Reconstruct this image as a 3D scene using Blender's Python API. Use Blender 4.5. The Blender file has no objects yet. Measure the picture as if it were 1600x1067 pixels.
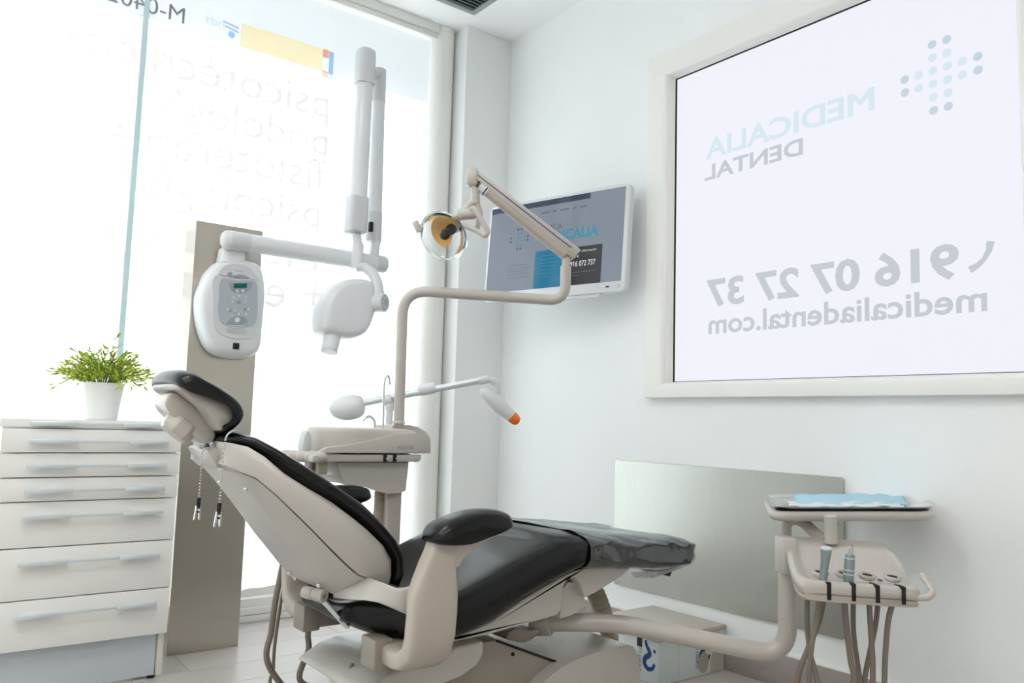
import bpy, bmesh, math, random
from mathutils import Vector, Matrix

# ---------------------------------------------------------------- camera, sky, lights, exposure
scene = bpy.context.scene
COL = scene.collection
cam_data = bpy.data.cameras.new('camera')
cam_data.sensor_width = 36.0
cam_data.sensor_fit = 'HORIZONTAL'
cam_data.lens = 28.42
cam_data.clip_start = 0.05
cam = bpy.data.objects.new('camera', cam_data)
COL.objects.link(cam)
cam.matrix_world = Matrix([[0.792826, -0.083241, -0.603736, 0.0], [-0.608756, -0.060992, -0.791009, 0.0], [0.029021, 0.994661, -0.099029, 0.9], [0.0, 0.0, 0.0, 1.0]])
scene.camera = cam

world = bpy.data.worlds.new('daylight')
scene.world = world
world.use_nodes = True
world.node_tree.nodes['Background'].inputs[0].default_value = (0.965, 0.99, 1.0, 1)
world.node_tree.nodes['Background'].inputs[1].default_value = 8.0

vs = scene.view_settings
vs.view_transform = 'Standard'
vs.look = 'None'
vs.gamma = 1.0
vs.use_curve_mapping = False
vs.exposure = 0.25
scene.cycles.max_bounces = 10
scene.cycles.diffuse_bounces = 6
scene.cycles.transparent_max_bounces = 12
LAMP = 11.5          # strength of the ceiling panel diffusers

# ---------------------------------------------------------------- materials
def lin(c):
    return tuple(((v / 255) / 12.92 if v <= 10 else ((v / 255 + 0.055) / 1.055) ** 2.4) for v in c)

def mat(name, rgb, rough=0.5, metal=0.0, coat=0.0, noise=0.03, scale=40.0, bump=0.0, stretch=None,
        trans=0.0, emit=None, emit_s=0.0, spec=0.5, ior=1.45, aniso=0.0, rvar=0.0, perobj=0.0, alpha=1.0):
    m = bpy.data.materials.new(name)
    m.use_nodes = True
    nt = m.node_tree
    b = nt.nodes['Principled BSDF']
    base = lin(rgb)
    b.inputs['Roughness'].default_value = rough
    b.inputs['Metallic'].default_value = metal
    b.inputs['Coat Weight'].default_value = coat
    b.inputs['Coat Roughness'].default_value = 0.08
    b.inputs['Transmission Weight'].default_value = trans
    b.inputs['Specular IOR Level'].default_value = spec
    b.inputs['IOR'].default_value = ior
    b.inputs['Anisotropic'].default_value = aniso
    b.inputs['Alpha'].default_value = alpha
    tc = nt.nodes.new('ShaderNodeTexCoord')
    mp = nt.nodes.new('ShaderNodeMapping')
    if stretch: mp.inputs['Scale'].default_value = stretch
    nz = nt.nodes.new('ShaderNodeTexNoise')
    nz.inputs['Scale'].default_value = scale
    nz.inputs['Detail'].default_value = 4
    nt.links.new(tc.outputs['Object'], mp.inputs['Vector'])
    nt.links.new(mp.outputs['Vector'], nz.inputs['Vector'])
    rp = nt.nodes.new('ShaderNodeMapRange')
    rp.inputs['To Min'].default_value = 1 - noise
    rp.inputs['To Max'].default_value = 1 + noise
    nt.links.new(nz.outputs['Fac'], rp.inputs['Value'])
    mx = nt.nodes.new('ShaderNodeVectorMath'); mx.operation = 'SCALE'
    mx.inputs[0].default_value = base
    val = rp.outputs['Result']
    if perobj:
        oi = nt.nodes.new('ShaderNodeObjectInfo')
        r2 = nt.nodes.new('ShaderNodeMapRange')
        r2.inputs['To Min'].default_value = 1 - perobj
        r2.inputs['To Max'].default_value = 1 + perobj
        nt.links.new(oi.outputs['Random'], r2.inputs['Value'])
        mu = nt.nodes.new('ShaderNodeMath'); mu.operation = 'MULTIPLY'
        nt.links.new(val, mu.inputs[0]); nt.links.new(r2.outputs['Result'], mu.inputs[1])
        val = mu.outputs[0]
    nt.links.new(val, mx.inputs['Scale'])
    nt.links.new(mx.outputs['Vector'], b.inputs['Base Color'])
    if rvar:
        r3 = nt.nodes.new('ShaderNodeMapRange')
        r3.inputs['To Min'].default_value = max(0.02, rough - rvar)
        r3.inputs['To Max'].default_value = rough + rvar
        nt.links.new(nz.outputs['Fac'], r3.inputs['Value'])
        nt.links.new(r3.outputs['Result'], b.inputs['Roughness'])
    if bump:
        bp = nt.nodes.new('ShaderNodeBump')
        bp.inputs['Strength'].default_value = bump
        bp.inputs['Distance'].default_value = 0.002
        nt.links.new(nz.outputs['Fac'], bp.inputs['Height'])
        nt.links.new(bp.outputs['Normal'], b.inputs['Normal'])
    if emit:
        b.inputs['Emission Color'].default_value = (*lin(emit), 1)
        b.inputs['Emission Strength'].default_value = emit_s
    return m

M = {}
M['wall'] = mat('wall_paint', (238, 241, 241), 0.7, noise=0.01, scale=60, bump=0.05)
M['ceil'] = mat('ceiling_paint', (250, 251, 251), 0.8, noise=0.01)
M['trimw'] = mat('white_lacquer', (236, 236, 232), 0.35, noise=0.012, scale=20)
M['canopy'] = mat('grey_canopy_paint', (84, 88, 90), 0.7, noise=0.02)
M['taupe'] = mat('taupe_wall_paint', (226, 222, 215), 0.7, noise=0.02)
M['joint'] = mat('floor_joint', (120, 116, 112), 0.9)
M['plank'] = mat('grey_oak_laminate', (188, 182, 178), 0.32, noise=0.16, scale=9, stretch=(1.2, 14, 1), bump=0.06, perobj=0.06, rvar=0.06)
M['skirt'] = mat('grey_oak_skirting', (158, 150, 146), 0.45, noise=0.16, scale=9, stretch=(1, 1.2, 14), bump=0.05)
M['beige'] = mat('beige_plastic', (188, 183, 176), 0.3, coat=0.25, noise=0.015, scale=12)
M['beige2'] = mat('warm_beige_plastic', (183, 174, 163), 0.38, coat=0.1, noise=0.015, scale=12)
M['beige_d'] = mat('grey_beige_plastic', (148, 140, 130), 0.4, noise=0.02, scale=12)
M['hose'] = mat('taupe_hose_rubber', (124, 114, 104), 0.45, noise=0.04, scale=30)
M['vinyl'] = mat('black_vinyl', (9, 11, 13), 0.26, noise=0.05, scale=30, spec=0.4)
M['black'] = mat('black_plastic', (18, 18, 18), 0.45)
M['white'] = mat('white_plastic', (216, 219, 222), 0.32, coat=0.2, noise=0.008, scale=15)
M['offw'] = mat('off_white_laminate', (236, 236, 233), 0.42, noise=0.01, scale=15)
M['edgew'] = mat('cream_edge_band', (222, 219, 206), 0.5)
M['kick'] = mat('blue_grey_plinth', (196, 204, 210), 0.5, noise=0.02)
M['alu'] = mat('satin_aluminium', (216, 224, 229), 0.38, metal=0.35, noise=0.02, scale=60)
M['chrome'] = mat('chrome', (214, 216, 218), 0.1, metal=1.0, noise=0.01)
M['steel'] = mat('brushed_steel', (196, 190, 180), 0.3, metal=1.0, noise=0.05, scale=6, stretch=(1, 1, 60), rvar=0.05, aniso=0.6)
M['steel2'] = mat('brushed_steel_plate', (196, 198, 191), 0.3, metal=1.0, noise=0.05, scale=6, stretch=(1, 60, 1), rvar=0.05, aniso=0.6)
M['greyp'] = mat('light_grey_plastic', (202, 204, 208), 0.35, coat=0.1, noise=0.01)
M['panel'] = mat('control_panel_grey', (168, 176, 184), 0.4, noise=0.02)
M['panel_d'] = mat('control_panel_blue_grey', (142, 154, 164), 0.4, noise=0.02)
M['lcd'] = mat('green_display', (10, 92, 76), 0.2, noise=0.03)
M['btn'] = mat('pale_button', (216, 220, 222), 0.35)
M['pot'] = mat('white_ceramic', (240, 241, 242), 0.4, noise=0.008)
M['soil'] = mat('dark_soil', (52, 44, 34), 0.95, noise=0.3, scale=80)
M['leaf'] = mat('fresh_leaf', (190, 202, 62), 0.5, noise=0.35, scale=30)
M['leaf2'] = mat('deep_leaf', (120, 150, 40), 0.5, noise=0.35, scale=30)
M['orange'] = mat('orange_filter', (240, 116, 20), 0.25, noise=0.03, coat=0.3)
M['amber'] = mat('amber_reflector', (255, 204, 120), 0.25, noise=0.2, scale=22)
M['brown'] = mat('dark_bulb_cap', (40, 36, 34), 0.35, noise=0.05)
M['mask'] = mat('pale_blue_nonwoven', (176, 214, 232), 0.8, noise=0.08, scale=90, bump=0.3)
M['maskw'] = mat('white_nonwoven', (226, 232, 238), 0.8, noise=0.05, scale=90, bump=0.3)
M['card'] = mat('white_printed_card', (214, 222, 224), 0.55, noise=0.02)
M['blue'] = mat('logo_blue_ink', (24, 62, 128), 0.5)
M['ink'] = mat('dark_ink', (52, 56, 62), 0.6)
M['inkg'] = mat('grey_ink', (140, 146, 152), 0.6)
M['gedge'] = mat('green_glass_edge', (196, 224, 229), 0.2, noise=0.02)
M['dark'] = mat('dark_gap', (30, 28, 26), 0.8)
M['vent'] = mat('grey_vent_metal', (150, 158, 160), 0.5, noise=0.02)
M['ventd'] = mat('dark_vent_slat', (96, 106, 108), 0.5, noise=0.02)
M['rib'] = mat('corrugated_taupe', (168, 160, 140), 0.5, noise=0.04)
M['lampglow'] = mat('lamp_diffuser', (250, 250, 250), 0.6, emit=(255, 252, 248), emit_s=LAMP)

def glass_mat(name, tint, trans_fac, film=(0.86, 0.87, 0.875)):
    """frosted film on glass: part of the light passes straight, part is scattered through"""
    m = bpy.data.materials.new(name); m.use_nodes = True
    nt = m.node_tree; nt.nodes.clear()
    out = nt.nodes.new('ShaderNodeOutputMaterial')
    tr = nt.nodes.new('ShaderNodeBsdfTransparent'); tr.inputs[0].default_value = (*tint, 1)
    df = nt.nodes.new('ShaderNodeBsdfDiffuse')
    nz = nt.nodes.new('ShaderNodeTexNoise'); nz.inputs['Scale'].default_value = 3
    cr = nt.nodes.new('ShaderNodeMapRange'); cr.inputs['To Min'].default_value = 0.97; cr.inputs['To Max'].default_value = 1.0
    sc = nt.nodes.new('ShaderNodeVectorMath'); sc.operation = 'SCALE'; sc.inputs[0].default_value = film
    nt.links.new(nz.outputs['Fac'], cr.inputs['Value']); nt.links.new(cr.outputs['Result'], sc.inputs['Scale'])
    nt.links.new(sc.outputs['Vector'], df.inputs[0])
    mx = nt.nodes.new('ShaderNodeMixShader'); mx.inputs[0].default_value = 1 - trans_fac
    nt.links.new(tr.outputs[0], mx.inputs[1]); nt.links.new(df.outputs[0], mx.inputs[2])
    nt.links.new(mx.outputs[0], out.inputs[0])
    return m
M['film'] = glass_mat('frosted_window_film', (0.96, 0.99, 1.0), 0.34)
M['filmletter'] = glass_mat('white_film_lettering', (1.0, 0.95, 0.94), 0.13, (0.97, 0.93, 0.93))

def emis(name, rgb, s, rough=None):
    """surface that gives off light (screen, lit pane), with a thin gloss"""
    m = mat(name, (12, 12, 14), rough or 0.3, noise=0.01, emit=rgb, emit_s=s)
    return m
M['paneR'] = emis('backlit_frosted_pane', (243, 244, 253), 0.8, 0.6)
M['vinylg'] = emis('backlit_grey_lettering', (198, 205, 212), 0.79, 0.6)
M['vinylb'] = emis('backlit_pale_blue_lettering', (218, 235, 244), 0.79, 0.6)
M['vinyld'] = emis('backlit_blue_grey_dot', (202, 217, 230), 0.78, 0.6)
M['scr'] = emis('screen_grey', (130, 140, 152), 0.75, 0.12)
M['scr_dark'] = emis('screen_dark_block', (44, 44, 46), 0.8, 0.12)
M['scr_top'] = emis('screen_top_bar', (52, 66, 84), 0.8, 0.12)
M['scr_blue'] = emis('screen_blue_block', (10, 108, 142), 0.9, 0.12)
M['scr_txt'] = emis('screen_blue_text', (36, 132, 160), 0.9, 0.3)
M['scr_gtx'] = emis('screen_grey_text', (78, 88, 100), 0.9, 0.3)
M['scr_dot'] = emis('screen_teal_dot', (84, 138, 156), 0.8, 0.3)
M['scr_wht'] = emis('screen_white_text', (215, 215, 218), 0.9, 0.3)
M['scr_line'] = emis('screen_faint_line', (104, 114, 126), 0.8, 0.3)
M['scr_bline'] = emis('screen_faint_blue_line', (60, 130, 156), 0.8, 0.3)

def clear_mat(name, rgb, rough, tint=0.75, fac=0.35, bump=0.3):
    """thin clear plastic: see-through with a glossy skin"""
    m = bpy.data.materials.new(name); m.use_nodes = True
    nt = m.node_tree; nt.nodes.clear()
    out = nt.nodes.new('ShaderNodeOutputMaterial')
    tr = nt.nodes.new('ShaderNodeBsdfTransparent'); tr.inputs[0].default_value = (tint, tint, tint, 1)
    gl = nt.nodes.new('ShaderNodeBsdfGlossy'); gl.inputs['Color'].default_value = (*lin(rgb), 1); gl.inputs['Roughness'].default_value = rough
    fr = nt.nodes.new('ShaderNodeFresnel'); fr.inputs['IOR'].default_value = fac
    nz = nt.nodes.new('ShaderNodeTexNoise'); nz.inputs['Scale'].default_value = 9; nz.inputs['Detail'].default_value = 2
    bp = nt.nodes.new('ShaderNodeBump'); bp.inputs['Strength'].default_value = bump; bp.inputs['Distance'].default_value = 0.02
    tc = nt.nodes.new('ShaderNodeTexCoord')
    nt.links.new(tc.outputs['Object'], nz.inputs['Vector'])
    nt.links.new(nz.outputs['Fac'], bp.inputs['Height'])
    nt.links.new(bp.outputs['Normal'], gl.inputs['Normal'])
    nt.links.new(bp.outputs['Normal'], fr.inputs['Normal'])
    mx = nt.nodes.new('ShaderNodeMixShader')
    nt.links.new(fr.outputs['Fac'], mx.inputs[0])
    nt.links.new(tr.outputs[0], mx.inputs[1]); nt.links.new(gl.outputs[0], mx.inputs[2])
    nt.links.new(mx.outputs[0], out.inputs[0])
    return m
M['wrap'] = clear_mat('clear_plastic_wrap', (235, 240, 242), 0.13, 0.86, 2.3, 0.6)
M['clear'] = clear_mat('clear_lamp_shield', (240, 244, 246), 0.04, 0.97, 1.22, 0.05)

# ---------------------------------------------------------------- geometry helpers: a shape is (verts, faces)
def join(*gs):
    V, F = [], []
    for v, f in gs:
        o = len(V); V += [tuple(p) for p in v]; F += [tuple(i + o for i in q) for q in f]
    return V, F

def box(x0, x1, y0, y1, z0, z1):
    v = [(x, y, z) for z in (z0, z1) for y in (y0, y1) for x in (x0, x1)]
    return v, [(0, 2, 3, 1), (4, 5, 7, 6), (0, 1, 5, 4), (2, 6, 7, 3), (0, 4, 6, 2), (1, 3, 7, 5)]

def loft(rings, caps=True, closed=True):
    V, F = [], []
    n = len(rings[0])
    for r in rings: V += [tuple(p) for p in r]
    for i in range(len(rings) - 1):
        for j in range(n if closed else n - 1):
            k = (j + 1) % n
            F.append((i * n + j, i * n + k, (i + 1) * n + k, (i + 1) * n + j))
    if caps:
        F.append(tuple(reversed(range(n)))); F.append(tuple((len(rings) - 1) * n + j for j in range(n)))
    return V, F

def prism(poly, axis, a, b):
    """closed 2-D outline pushed along an axis; outline is in the two other axes in x, y, z order"""
    def up(p, t):
        return {'x': (t, p[0], p[1]), 'y': (p[0], t, p[1]), 'z': (p[0], p[1], t)}[axis]
    return loft([[up(p, a) for p in poly], [up(p, b) for p in poly]])

def catmull(pts, n=8):
    pts = [Vector(p) for p in pts]
    P0 = [pts[0] * 2 - pts[1]] + pts + [pts[-1] * 2 - pts[-2]]
    out = []
    for i in range(1, len(P0) - 2):
        a, b, c, d = P0[i - 1:i + 3]
        for k in range(n):
            t = k / n
            out.append(0.5 * ((2 * b) + (c - a) * t + (2 * a - 5 * b + 4 * c - d) * t * t + (3 * b - a - 3 * c + d) * t ** 3))
    out.append(pts[-1])
    return out

def fillet(pts, r, n=8):
    pts = [Vector(p) for p in pts]
    out = [pts[0]]
    for a, b, c in zip(pts, pts[1:], pts[2:]):
        u, w = (a - b), (c - b)
        rr = min(r, u.length * 0.49, w.length * 0.49)
        s, e = b + u.normalized() * rr, b + w.normalized() * rr
        for k in range(n + 1):
            t = k / n
            out.append(s * (1 - t) ** 2 + b * 2 * t * (1 - t) + e * t * t)
    out.append(pts[-1])
    return out

def frames(path):
    path = [Vector(p) for p in path]
    T = [(path[min(i + 1, len(path) - 1)] - path[max(i - 1, 0)]).normalized() for i in range(len(path))]
    ref = Vector((0, 0, 1)) if abs(T[0].z) < 0.9 else Vector((1, 0, 0))
    N = (ref - T[0] * ref.dot(T[0])).normalized()
    out = []
    for p, t in zip(path, T):
        N = (N - t * N.dot(t)).normalized()
        out.append((p, t, N, t.cross(N)))
    return out

def tube(path, r, n=14, flat=1.0, caps=True):
    fr = frames(path)
    rs = r if isinstance(r, (list, tuple)) else [r] * len(fr)
    rings = []
    for (p, t, N, B), q in zip(fr, rs):
        rings.append([p + (N * math.cos(2 * math.pi * k / n) * flat + B * math.sin(2 * math.pi * k / n)) * q for k in range(n)])
    return loft(rings, caps)

def lathe(prof, origin, axis=(0, 0, 1), n=24, caps=True, phase=0.0):
    """profile of (radius, height) turned about an axis"""
    A = Vector(axis).normalized()
    ref = Vector((1, 0, 0)) if abs(A.x) < 0.9 else Vector((0, 1, 0))
    U = (ref - A * ref.dot(A)).normalized(); W = A.cross(U)
    o = Vector(origin)
    rings = [[o + A * h + (U * math.cos(phase + 2 * math.pi * k / n) + W * math.sin(phase + 2 * math.pi * k / n)) * r for k in range(n)] for r, h in prof]
    return loft(rings, caps)

def sell(cx, cy, a, b, e=4.0, n=40):
    """super-ellipse outline"""
    out = []
    for k in range(n):
        t = 2 * math.pi * k / n
        c, s = math.cos(t), math.sin(t)
        out.append((cx + a * math.copysign(abs(c) ** (2 / e), c), cy + b * math.copysign(abs(s) ** (2 / e), s)))
    return out

def rrect(x0, x1, y0, y1, r, n=6):
    out = []
    for cx, cy, a0 in ((x1 - r, y1 - r, 0), (x0 + r, y1 - r, 90), (x0 + r, y0 + r, 180), (x1 - r, y0 + r, 270)):
        for k in range(n + 1):
            a = math.radians(a0 + 90 * k / n)
            out.append((cx + r * math.cos(a), cy + r * math.sin(a)))
    return out

def smooth2d(poly, n=5):
    """closed smooth outline through points"""
    p = [Vector((a, b, 0)) for a, b in poly]
    m = len(p); out = []
    for i in range(m):
        a, b, c, d = p[i - 1], p[i], p[(i + 1) % m], p[(i + 2) % m]
        for k in range(n):
            t = k / n
            q = 0.5 * ((2 * b) + (c - a) * t + (2 * a - 5 * b + 4 * c - d) * t * t + (3 * b - a - 3 * c + d) * t ** 3)
            out.append((q.x, q.y))
    return out

def pillow(poly, axis, c, half, e=3.0, n=11, k=0.6, ctr=None):
    """outline in the plane across an axis, rounded off towards both ends of that axis"""
    cx = sum(p[0] for p in poly) / len(poly); cy = sum(p[1] for p in poly) / len(poly)
    if ctr: cx, cy = ctr
    rings = []
    for i in range(n):
        u = -math.cos(math.pi * i / (n - 1)) * 0.999
        s = (1 - k) + k * (1 - abs(u) ** e) ** (1 / e)
        t = c + half * u
        ring = []
        for p in poly:
            a, b = cx + (p[0] - cx) * s, cy + (p[1] - cy) * s
            ring.append({'x': (t, a, b), 'y': (a, t, b), 'z': (a, b, t)}[axis])
        rings.append(ring)
    return loft(rings)

def place(g, origin, u, v, w):
    """map local x, y, z onto three axes at an origin"""
    o, u, v, w = Vector(origin), Vector(u), Vector(v), Vector(w)
    return [tuple(o + u * p[0] + v * p[1] + w * p[2]) for p in g[0]], g[1]

ROOTLOC = {}
def part(name, g, m, parent=None, bevel=0.0, seg=2, angle=38, smooth=True, subsurf=0, label=None):
    me = bpy.data.meshes.new(name)
    off = Vector((0, 0, 0))
    if parent is not None: off = ROOTLOC.get(parent.name, off)
    me.from_pydata([tuple(Vector(p) - off) for p in g[0]], [], g[1])
    bm = bmesh.new(); bm.from_mesh(me)
    bmesh.ops.remove_doubles(bm, verts=bm.verts, dist=1e-6)
    bmesh.ops.recalc_face_normals(bm, faces=bm.faces)
    if bevel:
        es = [e for e in bm.edges if len(e.link_faces) == 2 and e.calc_face_angle(0) > math.radians(28)]
        bmesh.ops.bevel(bm, geom=es, offset=bevel, segments=seg, affect='EDGES', profile=0.5, clamp_overlap=True)
    bm.to_mesh(me); bm.free()
    if smooth:
        for p in me.polygons: p.use_smooth = True
        me.set_sharp_from_angle(angle=math.radians(angle))
    me.materials.append(M[m])
    o = bpy.data.objects.new(name, me)
    COL.objects.link(o)
    if parent is not None:
        o.parent = parent
        ROOTLOC[o.name] = off
    if subsurf:
        s = o.modifiers.new('subdivision', 'SUBSURF'); s.levels = subsurf; s.render_levels = subsurf
    if label: o['label'] = label
    return o

def thing(name, loc, label, cat, group=None):
    o = bpy.data.objects.new(name, None)
    o.empty_display_size = 0.05
    COL.objects.link(o)
    o.location = loc
    ROOTLOC[o.name] = Vector(loc)
    o['label'] = label; o['category'] = cat
    if group: o['group'] = group
    return o

def tag(o, label, cat, group=None):
    o['label'] = label; o['category'] = cat
    if group: o['group'] = group
    return o

def struct(o, label=None):
    o['kind'] = 'structure'
    if label: o['label'] = label
    return o

def text(s, size, bold=0.0, align='LEFT', spacing=1.0):
    """flat lettering as a shape in the xy plane, baseline at y = 0"""
    c = bpy.data.curves.new('lettering', 'FONT')
    c.body = s; c.size = size; c.align_x = align; c.resolution_u = 3
    if bold:
        c.bevel_depth = bold; c.bevel_resolution = 0; c.extrude = 0.0
    c.space_character = spacing
    o = bpy.data.objects.new('lettering', c)
    COL.objects.link(o)
    me = bpy.data.meshes.new_from_object(o)
    g = ([(v.co.x, v.co.y, v.co.z * 0.02) for v in me.vertices], [tuple(p.vertices) for p in me.polygons])
    bpy.data.objects.remove(o); bpy.data.curves.remove(c); bpy.data.meshes.remove(me)
    return g

def textw(g):
    xs = [p[0] for p in g[0]]
    return min(xs), max(xs)

def fit(g, width=None, height=None):
    """scale lettering to a width (and height)"""
    x0, x1 = textw(g)
    s = width / (x1 - x0)
    ys = [p[1] for p in g[0]]
    t = s if not height else height / (max(ys) - min(0, min(ys)))
    return [((p[0] - x0) * s, p[1] * t, p[2]) for p in g[0]], g[1]

def disc(cx, cy, a, b=None, n=20, z=0.0):
    b = b or a
    return [(cx + a * math.cos(2 * math.pi * k / n), cy + b * math.sin(2 * math.pi * k / n), z) for k in range(n)], [tuple(range(n))]

def rect(x0, x1, y0, y1, z=0.0):
    return [(x0, y0, z), (x1, y0, z), (x1, y1, z), (x0, y1, z)], [(0, 1, 2, 3)]

def poly(pts, z=0.0):
    return [(a, b, z) for a, b in pts], [tuple(range(len(pts)))]

CLOVER = [(-.5, 2.5, 1), (.5, 2.5, 1), (-.5, 1.5, 0), (.5, 1.5, 0), (-2.5, .5, 1), (-1.5, .5, 0), (-.5, .5, 0), (.5, .5, 0), (1.5, .5, 0), (2.5, .5, 1),
          (-2.5, -.5, 1), (-1.5, -.5, 0), (-.5, -.5, 0), (.5, -.5, 0), (1.5, -.5, 0), (2.5, -.5, 1), (-.5, -1.5, 0), (.5, -1.5, 0), (-.5, -2.5, 1), (.5, -2.5, 1)]

# ================================================================ the room
XW, YP, YG, ZC = 2.575, 3.457, 3.6, 3.0      # right wall, pilaster face, glass plane, ceiling
XL, YB = -1.9, -2.0                          # walls behind the camera

floor = struct(part('floor', box(XL - .1, XW + .1, YB - .1, YG + .25, -.06, -.004), 'joint'), 'pale grey wood plank floor')
PW, PL = 0.2, 1.25
pl_mesh = None
row = 0
y = YB
while y < YG + .05:
    x = XL - ((row * 0.47) % 1.0) * PL
    while x < XW:
        a, b = max(x, XL), min(x + PL, XW)
        if b - a > 0.02:
            g = box(-(b - a) / 2 + .001, (b - a) / 2 - .001, -PW / 2 + .001, PW / 2 - .001, -.004, 0)
            if abs((b - a) - PL) < 1e-6:
                if pl_mesh is None:
                    o = part('plank', g, 'plank', bevel=.0008, seg=1); pl_mesh = o.data
                else:
                    o = bpy.data.objects.new('plank', pl_mesh); COL.objects.link(o)
            else:
                o = part('plank', g, 'plank', bevel=.0008, seg=1)
            o.location = ((a + b) / 2, y + PW / 2, 0)
            o.parent = floor
        x += PL
    y += PW; row += 1

struct(part('ceiling', box(XL - .1, XW + .3, YB - .1, YG + .1, ZC, ZC + .1), 'ceil'), 'plain white plaster ceiling')
struct(part('wall_back', box(XL - .1, XW + .1, YB - .1, YB, 0, ZC), 'taupe'), 'pale warm wall behind the viewer')
struct(part('wall_side', box(XL - .1, XL, YB, YG + .1, 0, ZC), 'wall'), 'white wall on the far side of the viewer')
OY0, OY1, OZ0, OZ1 = .885, 2.325, 1.05, 2.435     # opening for the lettered window
struct(part('wall_right', join(box(XW, XW + .2, YB, OY0, 0, ZC), box(XW, XW + .2, OY1, YG + .1, 0, ZC),
                               box(XW, XW + .2, OY0, OY1, 0, OZ0), box(XW, XW + .2, OY0, OY1, OZ1, ZC)), 'wall', smooth=False),
       'white painted wall carrying the screen and the lettered window')
struct(part('wall_pilaster', box(2.279, XW + .05, YP, YG + .1, 0, ZC), 'wall', bevel=.004), 'white wall return beside the shop window')
struct(part('baseboard_right', join(box(XW - .014, XW, YB, YP, 0, .112)), 'skirt', bevel=.002), 'grey wood skirting along the right wall')
struct(part('trim_1', box(XW - .012, XW, YB, YP, .112, .117), 'trimw'), 'white sealant line on top of the skirting')

# ---- big shop window
w1 = struct(thing('window_1', (0.4, YG, 0), 'tall frosted shop window', 'window'))
del w1['category']
part('pane', box(.741, 2.16, YG, YG + .008, .09, 2.95), 'film', w1)
part('pane', box(XL, .72, YG, YG + .008, .09, 2.95), 'film', w1)
part('glass_edge', box(.72, .741, YG - .004, YG + .012, .09, 2.95), 'gedge', w1, label='blue-green glass edge between the panes')
part('top_rail', join(box(XL, 2.16, 3.545, 3.609, 2.955, 3.0), box(XL, 2.16, 3.56, 3.609, 2.925, 2.955)), 'trimw', w1, bevel=.004)
part('bottom_rail', join(box(XL, 2.2, 3.545, 3.66, .032, .062), box(XL, 2.2, 3.56, 3.65, .062, .1)), 'trimw', w1, bevel=.004)
part('sill_strip', box(XL, 2.2, 3.548, 3.66, 0, .03), 'trimw', w1, bevel=.003)
part('frame_post', prism([(2.212 + .068 * math.cos(math.radians(a)), 3.606 + .068 * math.sin(math.radians(a))) for a in range(180, 361, 6)], 'z', 0, 2.998), 'trimw', w1, label='rounded white window post')
part('film_edge', ([(x, YG - .002, z) for x, z in [(1.2, .1), (1.2, .118), (1.26, .122), (1.32, .136), (1.38, .134), (1.45, .142), (1.5, .132), (1.6, .128), (1.75, .13), (2.1, .126), (2.14, .1)]], [tuple(range(11))]), 'trimw', w1)
def onwin(g, x, z):      # lettering read from the street: runs the other way from inside
    return place(g, (x, YG - .0005, z), (-1, 0, 0), (0, 0, 1), (0, -1, 0))
for s, x1, x0, z in (('psicotécnicos', 1.58, .42, 2.345), ('podología', 1.585, .78, 2.16), ('fisioterapia', 1.575, .62, 1.985),
                     ('psicología', 1.565, .76, 1.80), ('medicina estética', 1.565, .0, 1.59), ('+ especialidades', 1.61, .12, 1.395)):
    part('lettering', onwin(fit(text(s, .2), x1 - x0, None), x1, z), 'filmletter', w1, smooth=False)
part('lettering', onwin(fit(text('M-0402', .08), .31), .886, 2.597), 'inkg', w1, smooth=False, label='grey registration number on the glass')
part('lettering', onwin(fit(text('DGT', .05, .001), .09), 1.06, 2.63), 'vinylb', w1, smooth=False)
M['postery'] = glass_mat('yellow_window_sticker', (1.0, .93, .74), 0.7, (1.0, .85, .55))
M['posterb'] = glass_mat('blue_window_sticker', (.6, .78, .95), 0.6, (.4, .55, .85))
M['posterr'] = glass_mat('red_window_sticker', (1.0, .6, .5), 0.6, (.85, .4, .3))
part('sticker', place(rect(0, .40, 0, .13), (1.535, YG - .0005, 2.555), (-1, 0, 0), (0, 0, 1), (0, -1, 0)), 'postery', w1, smooth=False, label='yellow sticker on the glass')
part('sticker', place(join(rect(0, .032, 0, .03), rect(0, .032, .1, .14)), (1.567, YG - .0005, 2.548), (-1, 0, 0), (0, 0, 1), (0, -1, 0)), 'posterr', w1, smooth=False)
part('sticker', place(rect(0, .024, 0, .14), (1.592, YG - .0005, 2.545), (-1, 0, 0), (0, 0, 1), (0, -1, 0)), 'posterb', w1, smooth=False)
part('sticker', place(join(poly([(0, .05), (.07, .062), (.07, .07), (0, .06)]), poly([(0, .03), (.07, .045), (.07, .052), (0, .04)]), disc(.03, .015, .016)), (1.122, YG - .0005, 2.6), (-1, 0, 0), (0, 0, 1), (0, -1, 0)), 'posterb', w1, smooth=False)
struct(part('trim_2', box(XL - 1.5, 7.5, 4.3, 4.5, 2.985, 3.6), 'canopy', bevel=.01), 'canopy edge outside above the shop window')
struct(part('wall_outside', box(2.262, 2.9, YG + .06, YG + .12, -.1, 3.3), 'wall'), 'outer wall beside the shop window')

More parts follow.
